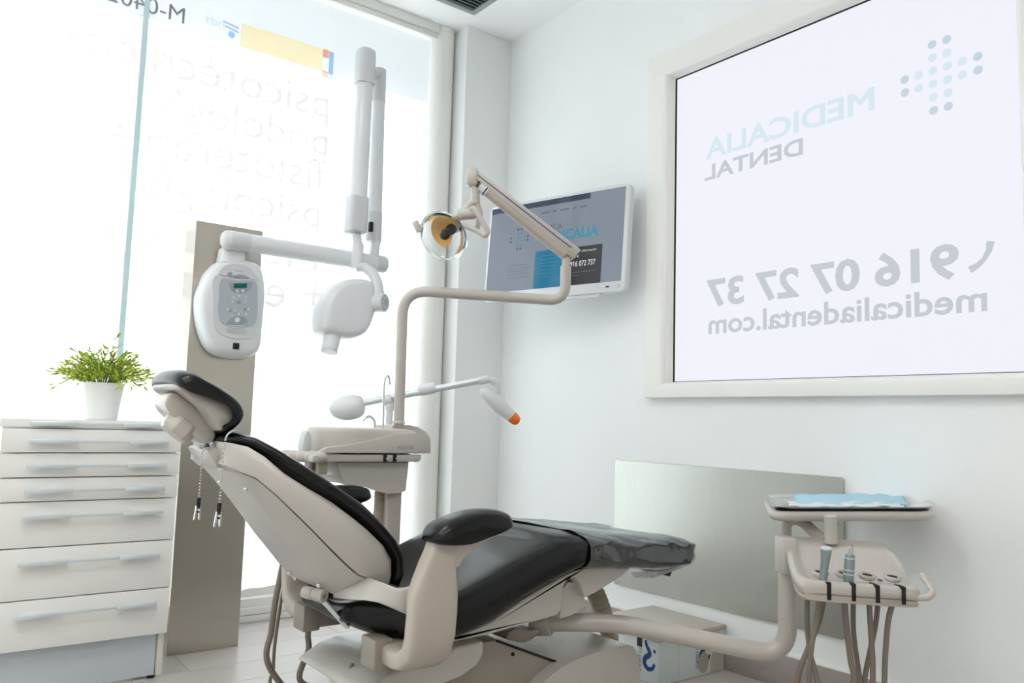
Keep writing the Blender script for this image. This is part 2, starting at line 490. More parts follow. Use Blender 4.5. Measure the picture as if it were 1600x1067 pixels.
# ---- lettered inner window
w2 = struct(thing('window_2', (XW, 1.6, 1.02), 'backlit frosted window with mirrored clinic lettering', 'window'))
del w2['category']
GX = 2.6
part('pane', box(GX, GX + .008, OY0 + .02, OY1 - .02, OZ0, OZ1), 'paneR', w2)
def frame_ring(prof, y0, y1, z0, z1):
    """moulding mitred round an opening: profile of (outwards from opening, x)"""
    V, F = [], []
    n = len(prof)
    for cy, cz, sy, sz in ((y0, z0, -1, -1), (y1, z0, 1, -1), (y1, z1, 1, 1), (y0, z1, -1, 1)):
        V += [(x, cy + sy * o, cz + sz * o) for o, x in prof]
    for c in range(4):
        d = (c + 1) % 4
        for i in range(n - 1):
            F.append((c * n + i, c * n + i + 1, d * n + i + 1, d * n + i))
    return V, F
FY0, FY1, FZ0, FZ1 = .935, 2.275, 1.083, 2.402
prof = [(0, GX)] + [(.0, GX - .012), (.006, GX - .016), (.008, GX - .036)] + \
       [(.008 + .05 * (1 - math.cos(a * math.pi / 16)), 2.556 - .022 * math.sin(a * math.pi / 16)) for a in range(1, 9)] + [(.1, 2.534), (.112, 2.536), (.116, 2.545), (.116, XW + .01)]
# the moulding's foot is slimmer than its sides
gfr = frame_ring(prof, FY0, FY1, FZ0, FZ1)
gfr = ([(x, yy, z if z > FZ0 else FZ0 - (FZ0 - z) * .56) for x, yy, z in gfr[0]], gfr[1])
part('frame', gfr, 'trimw', w2, angle=30)
part('gasket', frame_ring([(-.0016, GX - .002), (-.0004, GX - .0125), (.001, GX - .004)], FY0, FY1, FZ0 + .004, FZ1), 'dark', w2, smooth=False)
def onglass(g, yy, z):
    return place(g, (GX - .0015, yy, z), (0, 1, 0), (0, 0, 1), (-1, 0, 0))
part('lettering', onglass(fit(text('MEDICALIA', .1, .0025), .728, .085), 1.390, 2.007), 'vinylb', w2, smooth=False)
part('lettering', onglass(fit(text('DENTAL', .1, .0025), .456, .064), 1.666, 1.917), 'vinylg', w2, smooth=False)
part('lettering', onglass(fit(text('916 07 27 37', .1, .003), .985, .118), 1.126, 1.390), 'vinylg', w2, smooth=False)
part('lettering', onglass(fit(text('medicaliadental.com', .1, .002), 1.05, .082), 1.049, 1.277), 'vinylg', w2, smooth=False)
ph = [(.058 * math.cos(math.radians(a)), .058 * math.sin(math.radians(a))) for a in range(-165, -85, 10)]
gph = tube([(.0, .088, 0), (.006, .06, 0), (.02, .036, 0), (.04, .018, 0), (.062, .008, 0)], [.012, .009, .0075, .009, .012], n=8)
gph = ([(p[0], p[1], p[2] * .04) for p in gph[0]], gph[1])
part('phone_symbol', onglass(gph, 1.034, 1.398), 'vinylg', w2)
for a, b, t in CLOVER:
    part('logo_dot', onglass(disc(a * .0458, b * .0445, .0142), 1.170, 2.0535), 'vinyld' if t else 'vinylb', w2, smooth=False)

# ---- brushed steel sheet low on the right wall
pr = rrect(1.502, 2.582, .2145, .747, .014, 4)
sheet = part('steel_sheet', prism(pr, 'x', XW - .012, XW - .002), 'steel2', bevel=.001, seg=1)
tag(sheet, 'wide brushed steel sheet fixed low on the right wall', 'wall panel')

# ---- air vent in the ceiling
v = thing('ceiling_vent', (2.03, 3.13, ZC), 'grey square air vent in the white ceiling', 'vent')
vx0, vx1, vy0, vy1 = 1.83, 2.232, 2.925, 3.327
part('frame', join(box(vx0, vx1, vy0, vy0 + .03, ZC - .012, ZC + .01), box(vx0, vx1, vy1 - .03, vy1, ZC - .012, ZC + .01),
                   box(vx0, vx0 + .03, vy0 + .03, vy1 - .03, ZC - .012, ZC + .01), box(vx1 - .03, vx1, vy0 + .03, vy1 - .03, ZC - .012, ZC + .01)), 'vent', v)
part('backing', box(vx0 + .03, vx1 - .03, vy0 + .03, vy1 - .03, ZC - .003, ZC + .008), 'dark', v)
for k in range(13):
    yy = vy0 + .042 + k * .0265
    part('slat', ([(vx0 + .03, yy - .011, ZC - .011), (vx1 - .03, yy - .011, ZC - .011), (vx1 - .03, yy + .011, ZC - .004), (vx0 + .03, yy + .011, ZC - .004),
                   (vx0 + .03, yy - .011, ZC - .009), (vx1 - .03, yy - .011, ZC - .009), (vx1 - .03, yy + .011, ZC - .002), (vx0 + .03, yy + .011, ZC - .002)],
                  [(0, 1, 2, 3), (7, 6, 5, 4), (0, 4, 5, 1), (1, 5, 6, 2), (2, 6, 7, 3), (3, 7, 4, 0)]), 'ventd', v, smooth=False)

# ---- ceiling light panels over the rest of the room
for k, (lx, ly, lb) in enumerate(((.1, 1.45, 'square ceiling light panel between the viewer and the drawer cabinet'), (-1.0, -.4, 'square ceiling light panel over the far side of the viewer'), (.1, -.5, 'square ceiling light panel behind the viewer, towards the lettered window'), (-1.0, 1.3, 'square ceiling light panel closest to the shop window'))):
    t = thing('ceiling_light', (lx, ly, ZC), lb, 'ceiling light', 'ceiling light panels')
    part('frame', join(box(lx - .31, lx + .31, ly - .31, ly - .29, ZC - .015, ZC), box(lx - .31, lx + .31, ly + .29, ly + .31, ZC - .015, ZC),
                       box(lx - .31, lx - .29, ly - .29, ly + .29, ZC - .015, ZC), box(lx + .29, lx + .31, ly - .29, ly + .29, ZC - .015, ZC)), 'white', t)
    part('diffuser', box(lx - .29, lx + .29, ly - .29, ly + .29, ZC - .012, ZC - .004), 'lampglow', t)

# ================================================================ furniture along the window
# ---- drawer cabinet
cb = thing('drawer_cabinet', (.545, 3.2, 0), 'white seven-drawer cabinet with long aluminium handles beside the steel pillar', 'cabinet')
CX0, CX1, CY = .28, .81, 2.945
part('body', box(CX0 + .004, CX1 - .004, CY + .022, 3.36, .151, .842), 'offw', cb)
part('side_panel', box(CX1 - .02, CX1 - .002, CY + .021, 3.36, .012, .15), 'edgew', cb, bevel=.001)
part('plinth', box(CX0 + .004, CX1 - .024, CY + .034, CY + .05, .012, .155), 'kick', cb)
for fx in (CX0 + .05, CX1 - .03):
    part('foot', lathe([(.012, 0), (.012, .03)], (fx, CY + .05, 0), n=12), 'black', cb)
part('top', box(CX0 - .006, CX1 + .002, CY - .004, 3.37, .842, .866), 'offw', cb, bevel=.0015)
zs = [.8375, .7605, .683, .608, .4655, .306, .153]
outs = [.0, .016, .010, .006, .0, .0, .0]
def handle(parent, zc, yf, xa, xb):
    prof_ = rrect(-.006, .006, -.0045, .0045, .003, 3)
    g1 = box(xa, xb, yf - .022, yf - .017, zc - .0045, zc + .0045)
    h = part('handle', g1, 'alu', parent, bevel=.0015)
    for a, b in ((xa, xa + .135), (xb - .125, xb)):
        part('grip', join(box(a, b, yf - .026, yf - .012, zc - .0075, zc + .006), box(a + .03, b - .03, yf - .013, yf + .001, zc - .005, zc + .004)), 'alu', h, bevel=.002)
    return h
top_front = part('drawer', box(CX0, CX1, CY - .002, CY + .02, .8385, .8415), 'offw', cb)
handle(cb, .853, CY - .004, .352, .745)
for (za, zb, oo) in zip(zs, zs[1:], outs[1:]):
    d = part('drawer', box(CX0, CX1, CY - oo, CY + .02 - oo, zb + .0018, za - .0018), 'offw', cb, bevel=.0012)
    if oo: part('drawer_box', box(CX0 + .02, CX1 - .02, CY + .02 - oo, CY + .03, zb + .01, za - .012), 'dark', d)
    hz = za - .040 if za - zb < .1 else za - .046
    handle(d, hz, CY - oo, .352, .765)

# ---- potted grass on the cabinet
pc = (0.5842, 3.1, 0.8681)
PXC, PYC = pc[0], 3.1
pp = thing('potted_plant', (PXC, PYC, .8665), 'small green grassy plant in a white ribbed pot on the drawer cabinet', 'plant')
prof = [(.047, .0), (.05, .004)]
for k in range(12):
    z = .008 + k * .0095
    r = .0505 + .0155 * k / 12
    prof += [(r, z), (r + .0009, z + .0048)]
prof += [(.067, .122), (.0675, .126), (.065, .127), (.063, .12), (.06, .112)]
part('pot', lathe(prof, (PXC, PYC, .8665), n=36), 'pot', pp)
part('soil', lathe([(.0605, .0), (.0605, .004)], (PXC, PYC, .8665 + .11), n=24), 'soil', pp)
rng = random.Random(4)
LV, LV2, ST = [], [], []
def leaf(p, d, ln, wd):
    d = d.normalized(); s = d.cross(Vector((rng.uniform(-1, 1), rng.uniform(-1, 1), rng.uniform(-1, 1)))).normalized()
    nrm = d.cross(s)
    a = p; m1 = p + d * ln * .35; e = p + d * ln
    return [a, m1 + s * wd, m1 + nrm * wd * .3, m1 - s * wd, e], [(0, 1, 2), (0, 2, 3), (1, 4, 2), (2, 4, 3)]
for k in range(200):
    az = rng.uniform(0, 2 * math.pi)
    out = rng.uniform(.15, 1.0) ** .8
    base = Vector((PXC + .035 * out * math.cos(az), PYC + .035 * out * math.sin(az), .978))
    reach = .035 + .125 * out * rng.uniform(.6, 1)
    hgt = (.19 - .135 * out) * rng.uniform(.55, 1.0)
    if k % 17 == 0: hgt *= 1.25
    mid = base + Vector((math.cos(az) * reach * .5, math.sin(az) * reach * .5, hgt * .75))
    end = base + Vector((math.cos(az) * reach, math.sin(az) * reach, hgt - (.05 * out if rng.random() < .35 else 0)))
    pth = catmull([base, mid, end], 4)
    ST.append(tube(pth, .0007, n=3))
    nl = 7
    for j in range(nl):
        t = .25 + .75 * j / (nl - 1)
        i = min(int(t * (len(pth) - 1)), len(pth) - 2)
        p = pth[i]; dd = (pth[i + 1] - pth[i]).normalized()
        jit = Vector((rng.uniform(-1, 1), rng.uniform(-1, 1), rng.uniform(-.5, .8))) * .75
        (LV if (rng.random() < .3 + .6 * t) else LV2).append(leaf(p, dd + jit, rng.uniform(.016, .034), rng.uniform(.0024, .0042)))
for g, m in ((join(*LV), 'leaf'), (join(*LV2), 'leaf2'), (join(*ST), 'leaf2')):
    o = part('foliage', g, m, pp, smooth=False); o['kind'] = 'stuff'

# ---- steel pillar
sp = thing('steel_pillar', (1.02, 3.28, 0), 'tall brushed steel pillar standing in front of the shop window', 'pillar')
part('casing', box(.889, 1.154, 3.2145, 3.345, 0, 1.647), 'steel', sp, bevel=.001, seg=1)

# ---- x-ray unit on the pillar
xr = thing('xray_unit', (1.05, 3.2145, 1.1), 'white dental x-ray unit mounted on the steel pillar with folding arm', 'x-ray unit')
yF = 3.2145
# housing: outline grown out from the pillar
outl = smooth2d([(0.8958, 1.3286), (0.9095, 1.2306), (0.9487, 1.147), (1.0117, 1.1192), (1.1014, 1.1226), (1.1383, 1.1602), (1.1437, 1.249), (1.1462, 1.3781), (1.1288, 1.4678), (1.0915, 1.5002), (0.9815, 1.4909), (0.931, 1.4471), (0.9084, 1.3926)], 4)
ox = sum(p[0] for p in outl) / len(outl); oz = sum(p[1] for p in outl) / len(outl)
def grow(s, yy, dz=0.0): return [(ox + (a - ox) * s, yy, oz + (b - oz) * s + dz) for a, b in outl]
part('backplate', loft([grow(1.0, yF), grow(1.0, yF - .008)]), 'panel_d', xr)
hs = part('housing', loft([grow(1.0, yF - .008), grow(1.015, yF - .02), grow(1.01, yF - .06), grow(.985, yF - .085), grow(.93, yF - .103), grow(.84, yF - .112)]), 'white', xr, angle=60)
yc_ = yF - .1135
def onpanel(pts, lift=0.0): return [(a, yc_ - lift, b) for a, b in pts]
def pan(name, pts, m, lift, th=.0025, parent=xr, label=None):
    return part(name, loft([[(a, yc_ - lift + th, b) for a, b in pts], [(a, yc_ - lift, b) for a, b in pts]]), m, parent, angle=30, label=label)
lid = pan('cover', smooth2d([(0.9366, 1.4164), (0.9402, 1.3235), (0.9481, 1.2388), (0.9745, 1.1997), (1.041, 1.1883), (1.1002, 1.2009), (1.1201, 1.248), (1.1168, 1.3438), (1.1073, 1.4163), (1.0215, 1.4202)], 4), 'greyp', .002)
pan('cap', smooth2d([(0.9553, 1.4238), (0.9677, 1.4577), (1.0057, 1.4756), (1.0633, 1.4712), (1.0983, 1.438), (1.1043, 1.4235), (1.0261, 1.4258)], 4), 'greyp', .002)
kp = pan('keypad', smooth2d([(0.9635, 1.4101), (0.9584, 1.3379), (0.96, 1.2767), (0.9792, 1.2394), (1.0382, 1.2327), (1.0925, 1.2429), (1.1082, 1.2771), (1.1067, 1.3426), (1.0946, 1.4146), (1.0269, 1.4134)], 4), 'panel', .004)
kc = (1.0319, 1.334)
KS = .00232      # metres for one step of the keypad drawing
def kpt(u, v): return (kc[0] + (u - 372) * KS * 1.02, kc[1] - (v - 470 - (u - 372) * .14) * KS)
pan('keypad_field', [kpt(u, v) for u, v in [(354, 440), (358, 450), (365, 456), (374, 458), (384, 456), (391, 449), (394, 439)]], 'panel_d', .0052, parent=kp)
pan('keypad_field', [kpt(u, v) for u, v in [(355, 508), (360, 500), (367, 496), (374, 495.5), (381, 497), (387, 501), (390, 507), (372, 510)]], 'panel_d', .0052, parent=kp)
pan('cap_field', [kpt(u, v) for u, v in [(357, 431), (363, 427), (371, 425.5), (380, 427), (387, 431), (388, 433)]], 'panel_d', .0035)
pan('display', [kpt(u, v) for u, v in [(363, 441), (363, 448.5), (384, 448.5), (384, 441)]], 'lcd', .0066, parent=kp, label='green display')
for u, v, r in ((369, 453.5, 2.2), (378, 453.3, 2.2), (373, 472, 3.2), (361, 486, 2.4), (384, 485, 2.4), (372, 502, 4.3), (356, 425.5, 4.2)):
    pan('button', [kpt(u + r * math.cos(a * .5236), v + r * math.sin(a * .5236)) for a in range(12)], 'btn' if v != 425.5 and r not in (3.2, 2.4) else 'panel_d', .0062 if v > 430 else .0036, parent=kp if v > 430 else xr)
for u, v in ((364, 464), (373, 462), (383, 464), (362, 471), (384, 471), (355, 484), (367, 486), (378, 487), (389, 484), (363, 494), (374, 492), (386, 493)):
    pan('key', [kpt(u + a, v + b) for a, b in ((-1, -2), (1, -2), (1, 2), (-1, 2))], 'btn', .0058, parent=kp)
part('lettering', place(fit(text('Gendex', .02), .034), (kpt(363, 420)[0], yc_ - .0042, kpt(363, 420)[1]), (1, 0, -.0), (0, 0, 1), (0, -1, 0)), 'inkg', xr, smooth=False)
for k in range(4):
    a = kpt(357 + 3 * (k == 0), 514 + k * 2.6); b = kpt(389 - 4 * (k == 0), 514 + k * 2.6)
    part('print_line', box(a[0], b[0], yc_ - .0032, yc_ - .0025, a[1] - .0012, a[1]), 'inkg', xr, smooth=False)
sw = (1.0356, 3.115, 1.1591)
part('switch', box(sw[0] - .012, sw[0] + .012, 3.098, 3.14, sw[2] - .012, sw[2] + .012), 'black', xr, bevel=.002)
part('switch_hood', pillow(smooth2d([(sw[0] - .048, sw[2] - .014), (sw[0] - .02, sw[2] + .016), (sw[0], sw[2] + .019), (sw[0] + .02, sw[2] + .016), (sw[0] + .05, sw[2] - .014)], 4), 'y', 3.135, .03, k=.4), 'white', xr)
nk = (1.0146, 3.165, 1.5217)
part('neck', loft([[(nk[0] + a, 3.163 + b, z) for a, b in sell(0, 0, w_, d_, 4, 28)] for w_, d_, z in ((.05, .05, nk[2] - .04), (.048, .048, nk[2] - .02), (.043, .045, nk[2] + .018), (.036, .038, nk[2] + .022), (.03, .034, nk[2] + .05))]), 'white', xr, angle=50)
# horizontal arm, parallel to the window
YA = 3.11
a0 = (0.9571, 3.11, 1.5598); a1 = (1.6587, 3.11, 1.5735)
zA = (a0[2] + a1[2]) / 2
RA = .036
part('arm', tube([(a0[0] + .02, YA, zA), (a1[0] - .035, YA, zA)], RA, 28), 'white', xr, angle=60)
part('arm_cap', lathe([(.004, -.024), (.024, -.021), (.033, -.012), (.037, 0), (.037, .012)], (a0[0] + .022, YA, zA), (1, 0, 0), 28), 'white', xr, angle=60)
part('arm_band', tube([(a0[0] + .03, YA, zA), (a0[0] + .105, YA, zA)], RA + .0012, 28), 'greyp', xr, angle=60)
part('arm_cap', lathe([(.037, -.042), (.037, -.002), (.033, .006), (.02, .009), (.004, .01)], (a1[0] + .0, YA, zA), (1, 0, 0), 28), 'greyp', xr, angle=60)
# folded scissor arms
j2 = (1.6046, 3.11, 1.5966)
t2a = (1.6147, 3.11, 1.6405); t2b = (1.602, 3.13, 2.4082)
part('rear_link', tube([(j2[0], YA, zA), (t2a[0], YA, t2a[2] + .03)], .021, 20), 'white', xr, angle=60)
part('rear_arm', tube([(1.609, 3.12, 1.7347), (1.6013, 3.12, 2.3165)], [.031, .0275], 22), 'white', xr, angle=60)
part('rear_sleeve', tube([(1.6081, 3.12, 1.6608), (1.6077, 3.12, 1.7914)], .0335, 22), 'greyp', xr, bevel=.004)
part('rear_sleeve', tube([(1.6012, 3.12, 2.2871), (1.5983, 3.12, 2.4392)], [.031, .0285], 22), 'greyp', xr, bevel=.006)
YF2 = 3.02
part('front_arm', tube([(1.477, 3.02, 1.7674), (1.481, 3.02, 2.3138)], [.0365, .035], 24), 'white', xr, angle=60)
part('front_sleeve', loft([[(c[0] + a, c[1] + b, c[2]) for a, b in sell(0, 0, .041, .041, 4, 32)] for c in ((1.4724, 3.02, 1.6607), (1.4731, 3.02, 1.813))]), 'greyp', xr, bevel=.006, seg=3)
part('front_sleeve', loft([[(c[0] + a * s, c[1] + b * s, c[2]) for a, b in sell(0, 0, .0395, .0395, 3, 32)] for c, s in (((1.4786, 3.02, 2.3019), 1.0), ((1.4794, 3.02, 2.4319), 1.0), ((1.4791, 3.02, 2.4488), .9), ((1.479, 3.02, 2.4573), .6))]), 'greyp', xr, angle=50)
e0 = (1.5082, 3.02, 2.3726); e1 = (1.5901, 3.12, 2.4132)
part('elbow_pin', tube([e0, e1], .02, 16), 'greyp', xr)
part('slot', box(*[v for c in [(1.5777, 3.1, 1.7173)] for v in (c[0] - .008, c[0] + .006, 3.082, 3.1, c[2] - .02, c[2] + .02)]), 'dark', xr)
# wrist and head
part('wrist', tube([(1.477, 3.02, 1.6561), (1.4848, 3.02, 1.6195), (1.4866, 3.02, 1.6144), (1.4847, 3.02, 1.5117)], [.0185, .0185, .0235, .0235], 22), 'white', xr, angle=50)
part('yoke', tube(catmull([(1.4872, 3.02, 1.5201), (1.5182, 3, 1.5163), (1.5426, 2.97, 1.4809), (1.5495, 2.95, 1.426), (1.5471, 2.94, 1.3689)], 6), [.025] * 7 + [.027] * 8 + [.03] * 10, 20, flat=.8), 'white', xr, angle=60)
pv = (1.5471, 2.94, 1.3689)
ax = Vector((.55, -.83, .0)).normalized()
part('pivot', lathe([(.0, .034), (.034, .034), (.039, .03), (.04, -.045), (.039, -.048)], pv, ax, 28), 'white', xr, angle=50)
dl = part('dial', lathe([(.0, .037), (.032, .037), (.033, .034)], pv, ax, 28), 'panel', xr)
for k in range(8):
    a = k * math.pi / 4
    u_ = ax.cross(Vector((0, 0, 1))).normalized()
    cpt = Vector(pv) + ax * .0375 + (u_ * math.cos(a) + Vector((0, 0, 1)) * math.sin(a)) * .022
    part('dial_mark', lathe([(.0, .0008), (.0052, .0008), (.0052, 0)], cpt, ax, 10), 'btn', dl)
hp = smooth2d([(1.3129, 1.2514), (1.314, 1.3277), (1.3452, 1.4004), (1.4009, 1.4437), (1.4707, 1.4633), (1.5263, 1.4547), (1.55, 1.3936), (1.537, 1.3045), (1.5054, 1.2409), (1.4415, 1.2118), (1.3773, 1.2166), (1.3277, 1.2274)], 4)
part('tube_head', pillow(hp, 'y', 3.0, .075, e=3.2, n=15, k=.42), 'white', xr, angle=70)
c0 = Vector((1.3863, 2.99, 1.2728)); c1 = Vector((1.3588, 2.97, 1.1539))
cd = (c1 - c0).normalized()
part('cone', tube([c0, c1], [.04, .031], 26), 'white', xr, angle=50)
part('cone_rim', lathe([(.024, -.02), (.0295, 0.0), (.033, 0), (.033, -.008)], c1, cd, 26, caps=False), 'greyp', xr)
part('cone_opening', lathe([(.0, -.006), (.0285, -.006)], c1 + cd * .0055, cd, 26), 'panel_d', xr)

# ---- screen on the right wall
tvc = Vector((2.3545, 2.796, 1.723)); tr_ = Vector((.251, -.968, 0)).normalized(); tu = Vector((.062, .054, .9965)); tu = (tu - tr_ * tu.dot(tr_)).normalized(); tn = tr_.cross(tu)
tv = thing('wall_screen', (tvc.x, tvc.y, tvc.z - .25), 'white-framed flat screen showing the clinic website on the wall by the corner', 'screen')
SW, SH = .75, .75 / 1.7777
def ontv(g, d=0.0): return place(g, tvc + tn * d, tr_, tu, tn)
bez = rrect(-SW / 2 - .014, SW / 2 + .021, -SH / 2 - .046, SH / 2 + .016, .03, 6)
part('bezel', ontv(loft([[(a, b, -.03) for a, b in bez], [(a, b, .002) for a, b in bez], [(a * .99, b * .985, .006) for a, b in bez]])), 'white', tv, angle=40)
part('housing', ontv(box(-SW / 2 + .06, SW / 2 - .06, -SH / 2 + .02, SH / 2 - .05, -.07, -.03)), 'white', tv, bevel=.01)
part('stand_lug', ontv(box(.02, .26, -SH / 2 - .06, -SH / 2 - .04, -.03, -.006)), 'white', tv, bevel=.004)
wallpt = Vector((XW, 2.93, 1.68))
part('wall_arm', tube([tvc - tn * .068, tvc - tn * .1 + Vector((.03, 0, -.02)), wallpt], .016, 12), 'greyp', tv)
part('wall_plate', box(XW - .012, XW, 2.85, 3.01, 1.6, 1.76), 'greyp', tv, bevel=.002)
scr = part('display', ontv(rect(-SW / 2, SW / 2, -SH / 2, SH / 2, .0066)), 'scr', tv, smooth=False)
def onscr(name, g, m, d=.0072):
    o = part(name, ontv(([(p[0], p[1], d) for p in g[0]], g[1])), m, scr, smooth=False)
    if name == 'screen_dots': o['kind'] = 'stuff'
    return o
hw, hh = SW / 2, SH / 2
def sx(u): return -hw + u * SW           # fractions across and down the screen
def sy(w): return hh - w * SH
onscr('screen_bar', rect(-hw, sx(.76), sy(.065), hh), 'scr_top')
for a, b in ((.395, .465), (.49, .515), (.545, .61), (.635, .66), (.69, .736)):
    onscr('menu_line', rect(sx(a), sx(b), sy(.15), sy(.137)), 'scr_gtx')
onscr('screen_lettering', place(fit(text('CLÍNICA', .03), .155, .032), (sx(.362), sy(.35), 0), (1, 0, 0), (0, 1, 0), (0, 0, 1)), 'scr_gtx')
onscr('screen_lettering', place(fit(text('MEDICALIA', .05, .0014), .318, .049), (sx(.405), sy(.48), 0), (1, 0, 0), (0, 1, 0), (0, 0, 1)), 'scr_txt')
onscr('screen_dots', join(*[disc(sx(.242) + a * .02, sy(.405) + b * .0192, .006, n=12) for a, b, t in CLOVER if t]), 'scr_gtx')
onscr('screen_dots', join(*[disc(sx(.242) + a * .02, sy(.405) + b * .0192, .0056, n=12) for a, b, t in CLOVER if not t]), 'scr_dot')
for k in range(5):
    onscr('text_line', rect(sx(.17), sx(.325 + .02 * (k % 2)), sy(.71 + k * .035), sy(.704 + k * .035)), 'scr_line')
onscr('screen_block', rect(sx(.377), sx(.6), -hh, sy(.578)), 'scr_blue')
for k in range(7):
    onscr('text_line', rect(sx(.41), sx(.55), sy(.64 + k * .04), sy(.635 + k * .04)), 'scr_bline', .0076)
onscr('screen_block', rect(sx(.6), sx(.863), -hh, sy(.585)), 'scr_dark')
onscr('screen_lettering', place(fit(text('Para ampliar información', .02), .16, .013), (sx(.61), sy(.645), 0), (1, 0, 0), (0, 1, 0), (0, 0, 1)), 'scr_wht', .0076)
onscr('screen_lettering', place(fit(text('llame al', .02), .05, .012), (sx(.635), sy(.70), 0), (1, 0, 0), (0, 1, 0), (0, 0, 1)), 'scr_wht', .0076)
onscr('screen_lettering', place(fit(text('916 072 737', .03, .0002), .132, .025), (sx(.645), sy(.797), 0), (1, 0, 0), (0, 1, 0), (0, 0, 1)), 'scr_wht', .0076)
for k in range(2):
    onscr('text_line', rect(sx(.64), sx(.83 - .12 * k), sy(.865 + k * .035), sy(.86 + k * .035)), 'scr_line', .0076)
bx = tvc + tr_ * (hw - .012) - tu * (hh + .021)
part('power_ring', lathe([(.005, .0075), (.0063, .0075), (.0063, .006)], bx, tn, 16, caps=False), 'panel_d', tv)
part('sensor', ontv(box(hw - .075, hw - .058, -hh - .025, -hh - .018, .005, .0072)), 'ink', tv)

# ---- floor junction box by the right wall
fb = thing('floor_box', (2.38, 2.15, 0), 'low floor connection box with beige lid and printed white sides against the skirting', 'box')
FX0, FX1, FY_0, FY_1 = 2.2, 2.558, 1.985, 2.33
part('casing', box(FX0, FX1, FY_0, FY_1, 0, .15), 'card', fb, bevel=.004)
part('lid', box(FX0 - .012, FX1 + .001, FY_0 - .012, FY_1 + .012, .15, .168), 'beige2', fb, bevel=.004)
# front side faces -y, end side faces -x; lettering runs up the sides
def onfront(g, x, z, d=.0012): return place(g, (x, FY_0 - d, z), (0, 0, -1), (1, 0, 0), (0, -1, 0))
def onend(g, yy, z, d=.0012): return place(g, (FX0 - d, yy, z), (0, 0, -1), (0, -1, 0), (-1, 0, 0))
def swoosh(s):
    b = tube(catmull([(0, -.014, 0), (.018, -.008, 0), (.034, .004, 0), (.048, .006, 0), (.064, -.014, 0), (.084, -.018, 0), (.1, .0, 0), (.094, .022, 0), (.076, .032, 0)], 5), [.0055 + .004 * math.sin(math.pi * k / 40) for k in range(41)], 8)
    return [(p[0] * s, p[1] * s, p[2] * .02) for p in b[0]], b[1]
part('print_symbol', onfront(swoosh(1.0), FX0 + .24, .145), 'blue', fb)
part('print_symbol', onfront(disc(.03, .045, .006), FX0 + .24, .145), 'blue', fb, smooth=False)
part('lettering', onfront(fit(text('NITTO DENKO', .02), .115, .014), FX0 + .195, .145), 'ink', fb, smooth=False)
part('lettering', onfront(fit(text('BOARD for Laser Cutting', .02), .125, .007), FX0 + .1, .143), 'inkg', fb, smooth=False)
part('print_symbol', onend(swoosh(.95), FY_0 + .05, .143), 'blue', fb)
part('print_symbol', onend(disc(.03, .03, .006), FY_0 + .05, .143), 'blue', fb, smooth=False)
part('lettering', onend(fit(text('NITTO DENKO', .02), .11, .016), FY_0 + .098, .14), 'ink', fb, smooth=False)
part('print_square', onend(rect(.0, .03, -.006, .018), FY_0 + .098, .145, .0016), 'black', fb, smooth=False)
part('knockout', prism(smooth2d([(FX0 + .238 + .028 * math.cos(a * .5236), .046 + .038 * math.sin(a * .5236)) for a in range(12)], 2), 'y', FY_0 - .002, FY_0 + .004), 'rib', fb)
part('knockout', prism([(FX0 + .28, .004), (FX0 + .345, .004), (FX0 + .345, .05)] + [(FX0 + .3125 + .0325 * math.cos(a), .05 + .03 * math.sin(a)) for a in (.5, 1.0, 1.57, 2.1, 2.6)] + [(FX0 + .28, .05)], 'y', FY_0 - .002, FY_0 + .004), 'beige2', fb)

# ================================================================ dental chair (long axis along x, feet towards the right wall)
YC = 1.79
ch = thing('dental_chair', (1.25, YC, 0), 'reclined black vinyl dental chair with beige shell in the middle of the room', 'dental chair')

def sect(x, z0, z1, hw, dip=0.0, e=5.0, n=44):
    """cross-section of an upholstered pad: flat-ish underside, soft top"""
    zc, hz = (z0 + z1) / 2, (z1 - z0) / 2
    out = []
    for a, b in sell(0, 0, hw, hz, e, n):
        z = zc + b
        if b > 0: z -= dip * (1 - (a / hw) ** 2) * (b / hz)
        out.append((x, YC + a, z))
    return out
def interp(tab, x):
    for (x0, *a), (x1, *b) in zip(tab, tab[1:]):
        if x <= x1:
            t = (x - x0) / (x1 - x0); t = max(0, min(1, t))
            return [p + (q - p) * t for p, q in zip(a, b)]
    return list(tab[-1][1:])
def spline_tab(tab, n=6):
    pts = [Vector((t[0], t[1], t[2])) for t in tab]
    c1 = catmull(pts, n)
    return [(p.x, p.y, p.z) for p in c1]
# x, underside z, top z
SEAT = spline_tab([(.85, .440, .498), (.88, .424, .507), (.92, .412, .512), (.97, .404, .516), (1.05, .402, .528), (1.14, .424, .555), (1.23, .466, .588),
                   (1.35, .507, .622), (1.43, .524, .627), (1.50, .521, .618), (1.60, .513, .607), (1.74, .497, .592), (1.82, .492, .585), (1.875, .494, .578)])
def seat_hw(x):
    if x < 1.0: return .12 + .14 * math.sin(min(1, max(0, (x - .845) / .155)) * math.pi / 2)
    if x < 1.4: return .26
    return .26 - .045 * min(1, (x - 1.4) / .5)
rings = []
for i, (x, a, b) in enumerate(SEAT):
    hw_ = seat_hw(x)
    rings.append(sect(x, a, b, hw_, .02 if x < 1.35 else .008, e=4.2))
def endcap(ring, dx, steps, flip=False):
    c = Vector((0, 0, 0))
    for p in ring: c += Vector(p)
    c /= len(ring)
    out = []
    for k in range(1, steps + 1):
        t = k / steps * math.pi / 2
        s = .3 + .7 * math.cos(t)
        sy = .84 + .16 * math.cos(t)
        out.append([(p[0] + dx * math.sin(t), c.y + (p[1] - c.y) * sy, c.z + (p[2] - c.z) * s) for p in ring])
    return out
rings = list(reversed(endcap(rings[0], -.02, 5))) + rings + endcap(rings[-1], .035, 6)
part('seat_cushion', loft(rings), 'vinyl', ch, angle=60)
